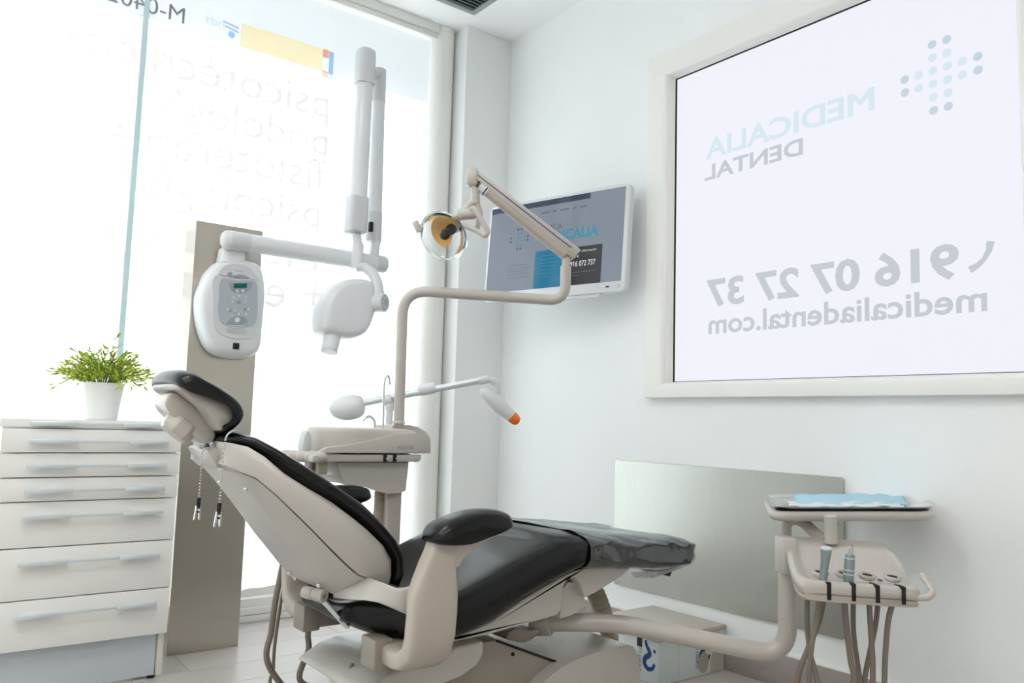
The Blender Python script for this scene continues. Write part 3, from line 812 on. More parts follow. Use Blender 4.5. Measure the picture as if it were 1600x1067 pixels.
# beige pan under the seat
pan_p = [(0.9768, 0.3925), (1.083, 0.3904), (1.1752, 0.4118), (1.2727, 0.4545), (1.3918, 0.4956), (1.4752, 0.5172), (1.6516, 0.5003), (1.6053, 0.4771), (1.5137, 0.4445), (1.473, 0.4341), (1.4608, 0.4695), (1.4379, 0.4896), (1.4181, 0.4899), (1.4011, 0.4755), (1.3936, 0.4396), (1.3923, 0.4128), (1.3798, 0.4017), (1.2989, 0.3946), (1.1633, 0.3823), (1.0834, 0.3803), (0.9856, 0.3801)]
pan_in = [(a, b + .016) for a, b in pan_p]
part('seat_pan', prism(pan_in, 'y', 1.585, 1.995), 'beige', ch, bevel=.006, seg=3)
part('pan_recess', prism([(1.412, 0.4016), (1.4142, 0.4706), (1.4357, 0.4896), (1.4648, 0.4869), (1.4904, 0.463), (1.5007, 0.424), (1.4515, 0.405)], 'y', 1.612, 1.97), 'beige', ch)

# ---- backrest: stations from the neck down to the waist, each with rear, seam, rim and front points in x, z
BK = [  # rear, seam, rim and front points in x, z; half width
    ((0.566, 0.797), (0.555, 0.805), (0.548, 0.842), (0.556, 0.856), 0.085),
    ((0.575, 0.785), (0.551, 0.796), (0.558, 0.841), (0.574, 0.864), 0.125),
    ((0.592, 0.764), (0.574, 0.783), (0.585, 0.834), (0.606, 0.856), 0.155),
    ((0.615, 0.735), (0.597, 0.773), (0.611, 0.816), (0.643, 0.835), 0.178),
    ((0.648, 0.695), (0.633, 0.74), (0.646, 0.783), (0.686, 0.81), 0.200),
    ((0.675, 0.66), (0.666, 0.707), (0.693, 0.753), (0.73, 0.782), 0.214),
    ((0.707, 0.62), (0.707, 0.668), (0.745, 0.723), (0.772, 0.754), 0.221),
    ((0.738, 0.584), (0.748, 0.628), (0.793, 0.689), (0.823, 0.722), 0.224),
    ((0.768, 0.548), (0.782, 0.597), (0.828, 0.663), (0.87, 0.681), 0.222),
    ((0.796, 0.519), (0.816, 0.57), (0.872, 0.626), (0.91, 0.64), 0.216),
    ((0.826, 0.503), (0.852, 0.555), (0.899, 0.592), (0.934, 0.599), 0.206),
    ((0.855, 0.499), (0.881, 0.545), (0.906, 0.559), (0.943, 0.555), 0.196),
    ((0.88, 0.505), (0.902, 0.536), (0.908, 0.538), (0.94, 0.525), 0.180),
]
def bk_ring(front, back, hf, hb, e=3.2, n=40):
    """oval section between a front and a back point, half widths for each"""
    f, b = Vector((front[0], 0, front[1])), Vector((back[0], 0, back[1]))
    c, d = (f + b) / 2, (f - b) / 2
    out = []
    for k in range(n):
        t = 2 * math.pi * k / n
        cs, sn = math.cos(t), math.sin(t)
        w = math.copysign(abs(cs) ** (2 / e), cs); u = math.copysign(abs(sn) ** (2 / e), sn)
        h = hf if u > 0 else hf + (hb - hf) * (-u)
        p = c + d * u
        out.append((p.x, YC + w * h, p.z))
    return out
part('backrest_cushion', loft([bk_ring(f, m_, h + .006, h - .004) for r, s_, m_, f, h in BK]), 'vinyl', ch, angle=70)
shell_r = []
for r, s_, m_, f, h in BK:
    S_, R_ = Vector((s_[0], 0, s_[1])), Vector((m_[0], 0, m_[1]))
    def L4(t): return S_ + (R_ - S_) * t
    pts = []
    for t, w in ((0.0, h * .97), (.25, h * 1.0), (.6, h * 1.01), (.85, h * 1.0), (1.0, h * .965)):
        p = L4(t); pts.append((p.x, YC - w, p.z))
    for t, w in ((1.0, h * .965), (.85, h * 1.0), (.6, h * 1.01), (.25, h * 1.0), (0.0, h * .97)):
        p = L4(t); pts.append((p.x, YC + w, p.z))
    shell_r.append(pts)
part('backrest_shell', loft(shell_r), 'beige', ch, angle=50)
cov = []
for i, (r, s_, m_, f, h) in enumerate(BK):
    if i < 1: continue
    fl = min(.1, h * .5)
    S_, R_ = Vector((s_[0], 0, s_[1])), Vector((r[0], 0, r[1]))
    d = (S_ - R_)
    p1 = S_ - d.normalized() * .003
    mid = S_ + (R_ - S_) * .5
    ring = [(p1.x, YC - h * .955, p1.z), (mid.x, YC - (h * .955 + fl) / 2 - .006, mid.z), (R_.x, YC - fl - .006, R_.z), (R_.x, YC - fl + .004, R_.z),
            (R_.x, YC + fl - .004, R_.z), (R_.x, YC + fl + .006, R_.z), (mid.x, YC + (h * .955 + fl) / 2 + .006, mid.z), (p1.x, YC + h * .955, p1.z)]
    cov.append(ring)
part('back_cover', loft(cov), 'beige', ch, angle=24)
for q in ((0.5908, 1.655, 0.7468), (0.7343, 1.75, 0.5515), (0.7774, 1.69, 0.5328), (0.5676, 1.75, 0.7543)):
    part('screw', lathe([(.0, .002), (.0035, .002), (.005, .0005), (.0052, -.002)], (q[0] - .002, q[1] - .004, q[2]), (-.45, -.8, -.35), 12), 'chrome', ch)
for s in (-1, 1):
    ring = []
    for hy, lo_, hi_, th in ((.11, (0.8106, 0.5038), (0.8173, 0.55), .006), (.16, (0.8212, 0.5092), (0.8354, 0.5566), .008), (.215, (0.8278, 0.5175), (0.8437, 0.5596), .010), (.26, (0.8369, 0.5197), (0.8499, 0.5574), .011), (.278, (0.8605, 0.5089), (0.8707, 0.5481), .011), (.285, (0.8844, 0.4972), (0.8911, 0.5486), .011), (.287, (0.9225, 0.4827), (0.9224, 0.5538), .011)):
        a, b = Vector((lo_[0], YC + s * hy, lo_[1])), Vector((hi_[0], YC + s * hy, hi_[1]))
        c, d = (a + b) / 2, (b - a) / 2
        ring.append([tuple(c + d * w + Vector((0, th * u, 0))) for u, w in sell(0, 0, 1, 1, 5, 24)])
    part('backrest_bracket', loft(ring), 'beige', ch, angle=60)

# ---- headrest
HY = 0
ho = [(0.4421, 0.9664), (0.4462, 0.9783), (0.4581, 0.9868), (0.4795, 0.9869), (0.5059, 0.9752), (0.5411, 0.9571), (0.5774, 0.9332), (0.5967, 0.9081), (0.5965, 0.8891), (0.5841, 0.8699), (0.5634, 0.8575), (0.5486, 0.86), (0.5703, 0.875), (0.5771, 0.8954), (0.5621, 0.9191), (0.5227, 0.9363), (0.4769, 0.95), (0.4489, 0.9577)]
part('headrest_cushion', pillow(smooth2d(ho, 4), 'y', YC, .118, e=2.6, n=19, k=.34, ctr=(0.5215, 0.9069)), 'vinyl', ch, angle=70)
hi = [(0.4485, 0.9573), (0.4738, 0.9508), (0.5178, 0.9372), (0.5568, 0.9203), (0.5729, 0.8981), (0.5663, 0.8754), (0.5512, 0.8632), (0.5377, 0.8709), (0.5095, 0.9068), (0.4854, 0.9267), (0.4657, 0.9414), (0.4529, 0.9472)]
part('headrest_shell', pillow(smooth2d(hi, 3), 'y', YC, .10, e=4, n=13, k=.2, ctr=(0.5185, 0.9071)), 'beige', ch, angle=60)
b1 = [(0.4477, 0.9254), (0.4556, 0.9376), (0.4708, 0.9369), (0.517, 0.9014), (0.5468, 0.8699), (0.552, 0.8511), (0.5436, 0.8376), (0.5277, 0.8374), (0.51, 0.8493), (0.453, 0.9021)]
part('headrest_mount', prism(smooth2d(b1, 3), 'y', 1.745, 1.835), 'beige', ch, bevel=.005, seg=3, angle=50)
kn0 = Vector((0.4869, 1.77, 0.8736)); ka = Vector((-.62, 0, -.78)).normalized()
part('headrest_knob', lathe([(.034, -.006), (.037, .002), (.037, .02), (.031, .03), (.0, .031)], kn0 - ka * .004, ka, 8, phase=.4), 'beige', ch, bevel=.0015, seg=1, angle=12)
part('headrest_bar', join(tube([(0.541, 1.79, 0.8388), (0.57, 1.79, 0.7881)], .013, 14, flat=.5), tube([(0.5416, 1.74, 0.8406), (0.5668, 1.74, 0.7804)], .006, 8)), 'chrome', ch)
part('headrest_socket', prism([(0.5272, 0.8251), (0.5416, 0.8292), (0.5788, 0.8225), (0.5902, 0.7948), (0.5673, 0.7868), (0.5497, 0.7869)], 'y', 1.72, 1.86), 'beige', ch, bevel=.004)

# ---- armrests
padp = smooth2d([(0.907, 0.6587), (0.9246, 0.6826), (0.9655, 0.6978), (1.0146, 0.7078), (1.0659, 0.7084), (1.1014, 0.6999), (1.1127, 0.684), (1.1061, 0.6703), (1.0422, 0.6531), (0.9843, 0.6405), (0.9328, 0.6413), (0.9106, 0.648)], 3)
supp = [(0.9155, 0.6425), (0.9373, 0.645), (0.9856, 0.6444), (1.0519, 0.6593), (1.0932, 0.6721), (1.0953, 0.6623), (1.0559, 0.6453), (1.016, 0.629), (0.9903, 0.6108), (0.9749, 0.5895), (0.9551, 0.6017), (0.9228, 0.6199)]
for s in (-1, 1):
    arm = part('armrest', loft([[(xc + a, YC + s * d + ny * b, z + nz * b) for a, b in sell(0, 0, hx, ht, 5, 28)] for xc, hx, d, z, ny, nz, ht in (
        (.925, .045, .185, .398, 0, 1, .021), (.925, .05, .19, .398, 0, 1, .0225), (.925, .053, .26, .398, 0, 1, .0225), (.925, .054, .29, .403, -s * .38, .92, .0225), (.925, .054, .317, .422, -s * .8, .6, .0225), (.925, .054, .328, .455, -s, 0, .0225),
        (.925, .0545, .332, .50, -s, 0, .022), (.925, .0545, .332, .54, -s, 0, .022), (.928, .047, .332, .572, -s, 0, .022), (.934, .0385, .331, .604, -s, 0, .022), (.945, .036, .33, .63, -s, 0, .021), (.952, .036, .33, .652, -s, 0, .02))]), 'beige2', ch, angle=60)
    part('pad_support', prism(supp, 'y', YC + s * .33 - .02, YC + s * .33 + .02), 'beige2', arm, bevel=.007, seg=3, angle=50)
    part('arm_pad', pillow(padp, 'y', YC + s * .33, .045, e=2.6, n=13, k=.35, ctr=(1.0085, 0.6524)), 'vinyl', arm, angle=70)

# ---- what carries the seat
for s in (-1, 1):
    ya = YC + s * .185
    q0 = (0.8572, 0.4242); q1 = (0.8617, 0.3662)
    z0_, z1_ = q1[1], q0[1] + .006
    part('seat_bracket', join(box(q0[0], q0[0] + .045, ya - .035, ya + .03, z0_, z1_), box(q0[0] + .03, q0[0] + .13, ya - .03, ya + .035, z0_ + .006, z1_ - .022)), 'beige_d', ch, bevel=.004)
part('recline_pin', lathe([(.0, -.03), (.0125, -.03), (.0135, -.026), (.0135, -.006), (.0115, -.004), (.0115, .0), (.0145, .002), (.0145, .026), (.006, .027), (.006, .02), (0, .02)], (0.7786, 1.71, 0.5099), (.45, -.85, -.05), 20), 'beige', ch, angle=40)
part('recline_bar', tube([(0.7881, 1.7, 0.5025), (0.8566, 1.7, 0.4308)], .012, 4, flat=.5), 'alu', ch, bevel=.001)
part('seat_carrier', prism([(0.8499, 0.3019), (0.9101, 0.3346), (0.9546, 0.3439), (1.042, 0.3416), (1.0971, 0.3709), (1.1797, 0.3756), (1.181, 0.3442), (1.1632, 0.3202), (1.1181, 0.301), (1.0616, 0.2916), (0.9778, 0.2725)], 'y', 1.62, 1.96), 'beige', ch, bevel=.008, seg=3)
part('carrier_boss', lathe([(.0, .006), (.004, .006), (.004, .009), (.013, .009), (.016, .004), (.017, -.012)], (0.9728, 1.68, 0.3303), (-.1, -.25, .95), 20), 'beige', ch)
part('carrier_boss', lathe([(.005, .002), (.006, .006), (.012, .006), (.014, .003), (.016, -.015)], (0.9278, 1.66, 0.32), (-.35, -.5, .8), 20), 'beige', ch)
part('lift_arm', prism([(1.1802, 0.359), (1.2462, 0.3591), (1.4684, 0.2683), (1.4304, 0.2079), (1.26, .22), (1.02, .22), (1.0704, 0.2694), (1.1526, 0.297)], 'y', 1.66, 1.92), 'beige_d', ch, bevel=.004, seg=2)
part('lift_arm_edge', tube([(1.2447, 1.658, 0.3582), (1.4622, 1.658, 0.2698)], .003, 6), 'dark', ch)
part('lift_hook', prism(smooth2d([(1.3047, 0.3486), (1.3353, 0.3671), (1.3782, 0.3567), (1.4153, 0.3536), (1.4113, 0.3409), (1.3728, 0.3265), (1.3259, 0.3378)], 2), 'y', 1.7, 1.86), 'beige_d', ch, bevel=.004)
part('base_screw', lathe([(.0, .004), (.004, .004), (.005, 0)], (1.298, 1.66, 0.3177), (0, -1, 0), 10), 'dark', ch)
bs = [(1.3412, 0.2309), (1.3738, 0.2534), (1.4224, 0.2756), (1.4772, 0.2881), (1.5457, 0.2961), (1.617, 0.2993), (1.6663, 0.2992), (1.6967, 0.2898), (1.7149, 0.2665), (1.7207, 0.2346)]
xr_ = bs[-1][0]
part('base_cover', pillow(bs + [(xr_ + .005, .012), (bs[0][0] - .1, .012), (bs[0][0] - .1, bs[0][1] - .05)], 'y', YC, .17, e=8, n=13, k=.05), 'beige', ch, bevel=0, angle=40)
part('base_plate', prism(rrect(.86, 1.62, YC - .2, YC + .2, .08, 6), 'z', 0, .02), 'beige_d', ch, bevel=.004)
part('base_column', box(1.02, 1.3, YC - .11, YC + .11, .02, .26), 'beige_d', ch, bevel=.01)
part('conduit', tube(catmull([(1.7011, 1.86, 0.479), (1.7589, 1.86, 0.4012), (1.8024, 1.87, 0.3428), (1.8482, 1.89, 0.2749), (1.93, 1.93, .14), (1.97, 1.96, .01)], 8), [.024 + .0055 * (k % 2) for k in range(41)], 18), 'rib', ch, angle=25, label='ribbed taupe conduit')

part('seat_cable', tube(catmull([(0.8992, 1.75, 0.3343), (0.889, 1.75, 0.313), (0.8723, 1.75, 0.2958), (.84, 1.78, .2), (.9, 1.8, .06)], 8), .004, 10), 'hose', ch, angle=80)

# ---- clear wrap over the foot end
wr = []
rw = random.Random(7)
WR = [t for t in SEAT if t[0] > 1.425]
for i, (x, a, b) in enumerate(WR):
    hw_ = seat_hw(x) + .004
    ring = []
    for k, p in enumerate(sect(x, a - .004, b + .004, hw_, .008, e=4.2, n=88)):
        j = .0016 * math.sin(k * .45 + i * .5) + .0013 * math.sin(i * .9 - k * .8)
        xx = p[0]
        if i == 0: xx += .006 * math.sin(k * .33) - .04 * max(0, (p[1] - YC)) / .26
        ring.append((xx, p[1] + j * (1 if p[1] > YC else -1), p[2] + j))
    wr.append(ring)
cap = endcap(wr[-1], .041, 6)
wrap = part('plastic_cover', loft(wr + cap, caps=False), 'wrap', angle=80)
tag(wrap, 'wrinkled clear plastic cover stretched over the foot end of the dental chair', 'plastic cover')
flap = part('loose_edge', ([(1.6541, 1.6, 0.5), (1.7703, 1.6, 0.49), (1.8938, 1.6, 0.4958), (1.8471, 1.62, 0.4801), (1.7878, 1.64, 0.464), (1.7086, 1.64, 0.473)], [(0, 1, 4, 5), (1, 2, 3, 4)]), 'wrap', smooth=False)
flap.parent = wrap
part('foot_stop', prism([(1.9305, 0.4462), (1.9892, 0.4588), (1.9747, 0.4345)], 'y', 1.74, 1.84), 'black', ch)

# ---- bib chain with two clips
bc = thing('bib_chain', (.53, 1.6, .86), 'silver bib chain with two clips hanging from the neck of the dental chair', 'chain')
def beads(path, step=.0052):
    pts = catmull(path, 24); out = []; acc = 0; last = pts[0]
    gs = [lathe([(.0004, -.0021), (.0018, -.0012), (.0021, 0), (.0018, .0012), (.0004, .0021)], last, (0, 0, 1), 8)]
    for p in pts[1:]:
        acc += (p - last).length; last = p
        if acc >= step:
            acc = 0; gs.append(lathe([(.0004, -.0021), (.0018, -.0012), (.0021, 0), (.0018, .0012), (.0004, .0021)], p, (0, 0, 1), 8))
    return join(*gs)
ends = []
for path in ([(0.5666, 1.66, 0.8671), (0.5338, 1.6, 0.8644), (0.5176, 1.575, 0.8538), (0.5126, 1.566, 0.8286), (0.5121, 1.566, 0.7803), (0.5104, 1.566, 0.7312)],
             [(0.5362, 1.72, 0.8281), (0.5246, 1.72, 0.8267), (0.5177, 1.715, 0.8204), (0.5174, 1.715, 0.7762), (0.5168, 1.715, 0.7271)]):
    o = part('chain', beads(path), 'chrome', bc); o['kind'] = 'stuff'
    ends.append(Vector(path[-1]))
for e, sg in zip(ends, (1, 1)):
    c = part('clip', join(*[place(box(-.0016, .0016, -.003, .003, -.044, -.016), e + Vector((sg_ * .0025, 0, 0)), Vector((math.cos(a), 0, math.sin(a))), (0, 1, 0), Vector((-math.sin(a), 0, math.cos(a)))) for sg_, a in ((.6, .03), (-.8, -.12))]), 'chrome', bc, bevel=.0006)
    part('sleeve', tube([e, e - Vector((.0008, 0, .021))], .0044, 10), 'black', c)
    part('rivet', lathe([(.0, .003), (.002, .003), (.002, -.003), (0, -.003)], e - Vector((.0, 0, .028)), (0, 1, 0), 8), 'dark', c)

# ================================================================ cuspidor unit behind the chair
YU = 2.16
cu = thing('cuspidor_unit', (1.3, 2.28, 0), 'beige cuspidor unit on a square column behind the dental chair', 'cuspidor')
def cz(pts, y_): return pts
up = [(0.9368, 0.8606), (0.9461, 0.8661), (1.0121, 0.8683), (1.1772, 0.8685), (1.2833, 0.8665), (1.304, 0.8629), (1.3139, 0.8493), (1.3209, 0.7964), (1.321, 0.7934), (0.9424, 0.7964), (0.9368, 0.8285)]
xl_, xr2 = 0.9932, 1.317
zt_, zb_ = 0.8688, 0.7946
def basin_plan(g_, x1):
    """plan of the basin: straight along the front, round at the bowl end"""
    r = .122 - g_
    cx_, cy_ = xl_ + .126, YU + .125
    pts = [(cx_ + r * math.cos(math.radians(a)), cy_ + r * math.sin(math.radians(a))) for a in range(90, 271, 10)]
    for a in range(-90, 91, 15):
        pts.append((x1 - .02 - g_ + .02 * math.cos(math.radians(a)), (cy_ - r + .02 if a < 0 else cy_ + r - .02) + .02 * math.sin(math.radians(a))))
    return pts
def xend(z):      # the wall end leans and rounds at the top
    t_ = (z - zb_) / (zt_ - zb_)
    return xr2 - .006 * t_ - (.03 * max(0, (t_ - .7) / .3) ** 2)
rr_ = []
for f_, g_ in ((0, .004), (.03, 0), (.3, .0005), (.6, .001), (.8, .0015), (.9, .003), (.96, .006), (1.0, .013)):
    z = zb_ + (zt_ - zb_) * f_
    rr_.append([(a, b, z) for a, b in basin_plan(g_, xend(z))])
part('basin_housing', loft(rr_), 'beige', cu, angle=50)
sw_ = [(0.9745, 0.8003), (0.9971, 0.8129), (1.0523, 0.8186), (1.1337, 0.8341), (1.2186, 0.854), (1.2852, 0.8598), (1.3038, 0.8513), (1.3116, 0.8318), (1.3156, 0.7966), (0.9747, 0.7967)]
part('basin_swoosh', prism(sw_, 'y', YU - .006, YU + .02), 'beige', cu, bevel=.004, seg=3)
sl = [(0.9726, 0.7933), (1.3105, 0.791), (1.3089, 0.7755), (1.3001, 0.7697), (0.9738, 0.7719)]
part('drip_rail', prism(sl, 'y', YU - .002, YU + .2), 'beige', cu, bevel=.003)
for px_ in (1.1825, 1.215):
    zz = 0.7818
    o = part('slot', box(px_ - .0045, px_ + .0045, YU - .0095, YU, zz - .011, zz + .01), 'black', cu)
    part('slot_lever', box(px_ + .001, px_ + .008, YU - .013, YU - .006, zz - .004, zz + .002), 'beige', o, bevel=.001)
lo = [(1.0388, 0.7698), (1.2817, 0.7681), (1.2788, 0.7331), (1.2746, 0.6809), (1.2526, 0.6739), (1.2109, 0.6732), (1.1716, 0.6838), (1.1329, 0.6961), (1.0706, 0.705), (1.0552, 0.7274)]
part('lower_housing', pillow(lo, 'y', YU + .125, .105, e=8, n=11, k=.05), 'beige', cu, angle=50)
cxa, cxb = 1.2203, 1.2736
part('column', prism(rrect(cxa, cxb, 2.2, 2.2 + (cxb - cxa), .008, 4), 'z', .0, 0.6789), 'beige', cu, angle=50)
part('column_foot', prism(rrect(cxa - .06, cxb + .06, 2.14, 2.34, .03, 5), 'z', 0, .02), 'beige_d', cu, bevel=.003)
hx_ = 1.2138; hz_ = 0.6736
part('drain_hose', tube([(hx_, 2.235, hz_ + .02 - k * .0045) for k in range(125) if hz_ + .02 - k * .0045 > .03], [.0155 + .002 * (k % 2) for k in range(125) if hz_ + .02 - k * .0045 > .03], 14), 'rib', cu, smooth=False)
re_ = [(1.3048, 0.8701), (1.3092, 0.8785), (1.3718, 0.8809), (1.4066, 0.8741), (1.4373, 0.8597), (1.4547, 0.8384), (1.4584, 0.7868), (1.309, 0.7868)]
part('rear_housing', prism(re_, 'y', 2.34, 2.47), 'beige', cu, bevel=.006, seg=3, angle=50)
# suction holder knobs in a row
for k in range(5):
    q = Vector((0.9814, 2.16, 0.7848)) + Vector((-.014 * k, .026 * k, .0))
    o = part('holder', lathe([(.0, -.024), (.013, -.022), (.0165, -.014), (.0175, -.003), (.0155, .008), (.009, .0145), (0, .017)], q, (.8, -.6, .0), 16), 'beige', cu, angle=70)
part('holder_rail', box(0.9508, 1.0011, 2.15, 2.36, 0.7713, 0.791), 'beige', cu, bevel=.004)
part('holder_bracket', box(0.9787, 1.008, 2.17, 2.27, 0.7353, 0.7712), 'rib', cu, bevel=.003)
cp = (0.962, 2.25, 0.8254)
part('cup_sensor', pillow(smooth2d([(0.9492, 0.8105), (0.9565, 0.8531), (0.9721, 0.8552), (0.9778, 0.8255), (0.9736, 0.7958), (0.954, 0.7958)], 3), 'y', 2.24, .018, k=.3), 'greyp', cu)
part('cup_spout', tube(catmull([(1.2087, 2.28, 0.8681), (1.2076, 2.28, 0.89), (1.1935, 2.28, 0.9036), (1.1781, 2.28, 0.9012), (1.1676, 2.28, 0.8911)], 6), .0042, 10), 'chrome', cu)
part('bowl_spout', tube(catmull([(1.2391, 2.28, 0.8687), (1.2364, 2.28, 0.9673), (1.2363, 2.28, 1.0138), (1.2422, 2.28, 1.0324), (1.2515, 2.28, 1.0309), (1.2573, 2.28, 1.0068)], 8), .0036, 10), 'chrome', cu)
part('lettering', place(fit(text('MAGISTER', .02), .056, .011), (1.2233, 2.1535, 0.8082), (1, 0, 0), (0, 0, 1), (0, -1, 0)), 'inkg', cu, smooth=False)
for k, (path, r) in enumerate((
        ([(0.9842, 2.2, 0.7781), (0.9701, 2.2, 0.751), (0.9371, 2.2, 0.6566), (0.9119, 2.2, 0.5431), (0.9006, 2.2, 0.4829), (0.8887, 2.2, 0.4063), (0.8798, 2.2, 0.3132), (0.8782, 2.2, 0.2203), (1.0, 2.2, .07), (1.05, 2.2, .04), (1.1, 2.2, .1), (0.9733, 2.2, 0.1626), (0.9912, 2.2, 0.2465), (0.9984, 2.2, 0.3208), (1.15, 2.24, .45), (1.2, 2.26, .56), (1.24, 2.27, .66)], .0085),
        ([(0.9941, 2.24, 0.7759), (0.9836, 2.24, 0.752), (0.9625, 2.24, 0.6428), (0.9475, 2.24, 0.5353), (0.9326, 2.24, 0.4651), (0.919, 2.24, 0.3783), (0.9085, 2.24, 0.2749), (0.9076, 2.24, 0.1973), (0.9163, 2.24, 0.1443), (1.1, 2.24, .06), (1.2, 2.24, .12), (1.25, 2.25, .4), (1.27, 2.26, .66)], .0048))):
    part('suction_hose', tube(catmull(path, 8), r, 10), 'hose', cu, angle=80)

# ---- operating lamp on its bent pole
D = 2.62
ol = thing('operating_lamp', (1.3429, 2.3272, 0.8841), 'beige operating lamp on a bent pole rising from the cuspidor unit', 'lamp')
pole = fillet([(1.3133, 2.3124, 0.8796), (1.2884, 2.2769, 1.3153), (1.7073, 1.9596, 1.2954), (1.6996, 1.9515, 1.4069)], .085, 10)
part('pole', tube(pole, .0172, 20), 'beige', ol, angle=60)
part('pole_collar', lathe([(.021, 0), (.021, .006), (.0195, .008), (.0175, .01)], (1.3129, 2.3122, 0.8837), (0, 0, 1), 20), 'beige', ol)
part('pole_head', tube([(1.6998, 1.9517, 1.4048), (1.6987, 1.9484, 1.4379)], .0135, 16), 'beige', ol)
A0, A1 = Vector((1.7006, 1.9448, 1.4545)), Vector((1.4235, 2.0786, 1.6712))
ad = (A1 - A0).normalized()
fwd = Vector((.6037, .791, .099))
an = ad.cross(fwd).normalized()
if an.z < 0: an = -an
aw = ad.cross(an)
def arm_box(s0, s1, lo0, lo1, hi0, hi1, w): # box along the arm with changing height
    V = []
    for s_, l, h in ((s0, lo0, hi0), (s1, lo1, hi1)):
        for a, b in rrect(-w, w, l, h, min(w, (h - l) / 2) * .5, 4):
            V.append(tuple(A0 + ad * s_ + aw * a + an * b))
    n = len(V) // 2
    return loft([V[:n], V[n:]])
LA = (A1 - A0).length
part('spring_arm', arm_box(-.028, LA - .0, -.013, -.006, .030, .020, .021), 'beige', ol, bevel=.002, angle=50)
part('arm_tube', tube([A0 + ad * .0 - an * .010, A0 + ad * (LA - .02) - an * .010], [.0215, .018], 20), 'beige2', ol, angle=60)
part('arm_seam', tube([A0 - aw * .0225 + an * .014 - ad * .0, A0 - aw * .0225 + an * .008 + ad * LA], .0012, 5), 'blue', ol)
part('arm_label', tube([A0 + ad * (LA - .055) - an * .010, A0 + ad * (LA - .025) - an * .010], .0203, 20), 'white', ol)
part('arm_label_print', tube([A0 + ad * (LA - .05) - an * .010, A0 + ad * (LA - .046) - an * .010], .0206, 20), 'ink', ol)
part('arm_band', tube([A0 + ad * (LA - .020) - an * .010, A0 + ad * (LA - .0165) - an * .010], .0207, 20), 'ink', ol)
kq = Vector((1.4136, 2.0859, 1.6729))
part('arm_knuckle', loft([[tuple(kq + Vector((.7928, -.6088, 0)) * a + Vector((.607, .795, 0)) * b + Vector((0, 0, z))) for a, b in sell(0, 0, w_, d_, 4, 28)] for w_, d_, z in ((.012, .016, -.03), (.019, .022, -.026), (.02, .023, .0), (.0195, .0225, .018), (.014, .017, .028), (.006, .008, .031))]), 'beige', ol, angle=60)
part('stem', tube([(1.4215, 2.082, 1.6569), (1.4307, 2.0863, 1.5655)], [.0135, .015], 18), 'beige', ol, angle=60)
part('fork', tube(catmull([(1.4303, 2.0836, 1.59), (1.4119, 2.0854, 1.5868), (1.3923, 2.0911, 1.5594), (1.3727, 2.0966, 1.5341)], 5), [.015] * 6 + [.016] * 6 + [.017] * 4, 14, flat=.7), 'beige', ol, angle=70)
part('stem_tail', tube(catmull([(1.4326, 2.0828, 1.5819), (1.4422, 2.0801, 1.5456), (1.4322, 2.081, 1.4982)], 5), [.013] * 5 + [.009] * 6, 12), 'beige', ol, angle=70)
part('tilt_joint', lathe([(.0, -.03), (.017, -.03), (.0185, -.024), (.0185, .022), (.014, .028), (0, .029)], (1.3956, 2.0773, 1.549), (.7, -.7, .1), 20), 'beige', ol, angle=50)
hd = thing_c = Vector((1.3344, 2.1076, 1.4782))
# the dish opens down towards the patient
rgt, upv = Vector((.7928, -.6088, .029)), Vector((-.0832, -.061, .9947))
hax = (-rgt * .42 - upv * .52 - fwd * .74).normalized()
bk_ = hd - hax * .025
part('reflector', lathe([(.012, -.028), (.03, -.022), (.05, -.008), (.066, .012), (.077, .036)], bk_, hax, 36, caps=False), 'clear', ol, angle=70)
am = lathe([(.012, -.02), (.03, -.014), (.047, .0), (.058, .014)], bk_, hax, 36, caps=False)
keep = [f for f in am[1] if sum((Vector(am[0][i]) - bk_).dot(rgt * .9 - upv * .4) for i in f) / len(f) < .012]
part('amber_filter', (am[0], keep), 'amber', ol, angle=70, label='amber lamp filter')
part('rear_boss', lathe([(.0, -.05), (.018, -.05), (.021, -.044), (.021, -.028), (.017, -.022)], bk_, hax, 20), 'greyp', ol)
part('bulb_holder', lathe([(.012, -.022), (.017, -.018), (.017, -.004), (.014, 0), (0, 0)], bk_, hax, 18), 'brown', ol)
part('bulb_stem', lathe([(.008, 0), (.008, .016)], bk_, hax, 14), 'chrome', ol)
part('bulb_cap', lathe([(.0, .014), (.014, .015), (.0165, .022), (.016, .034), (.011, .042), (0, .044)], bk_, hax, 18), 'brown', ol, angle=60)
part('shield', lathe([(.079, .026), (.081, .04), (.079, .05), (.068, .064), (.048, .076), (.022, .083), (0, .085)], bk_, hax, 36), 'clear', ol, angle=70)
part('shield_rim', lathe([(.0775, .03), (.0815, .032), (.082, .04), (.078, .042)], bk_, hax, 36, caps=False), 'clear', ol)
part('handle', tube([(1.24, 2.138, 1.5079), (1.2551, 2.1303, 1.4769)], .0105, 14), 'beige', ol, bevel=.002)
part('handle', tube(fillet([(1.3763, 2.0284, 1.5524), (1.3769, 2.0153, 1.552), (1.4117, 1.9854, 1.4784), (1.405, 1.9922, 1.4644), (1.3929, 2.024, 1.4859), (1.3711, 2.0636, 1.5053)], .012, 6), .0085, 12), 'beige', ol, angle=70)

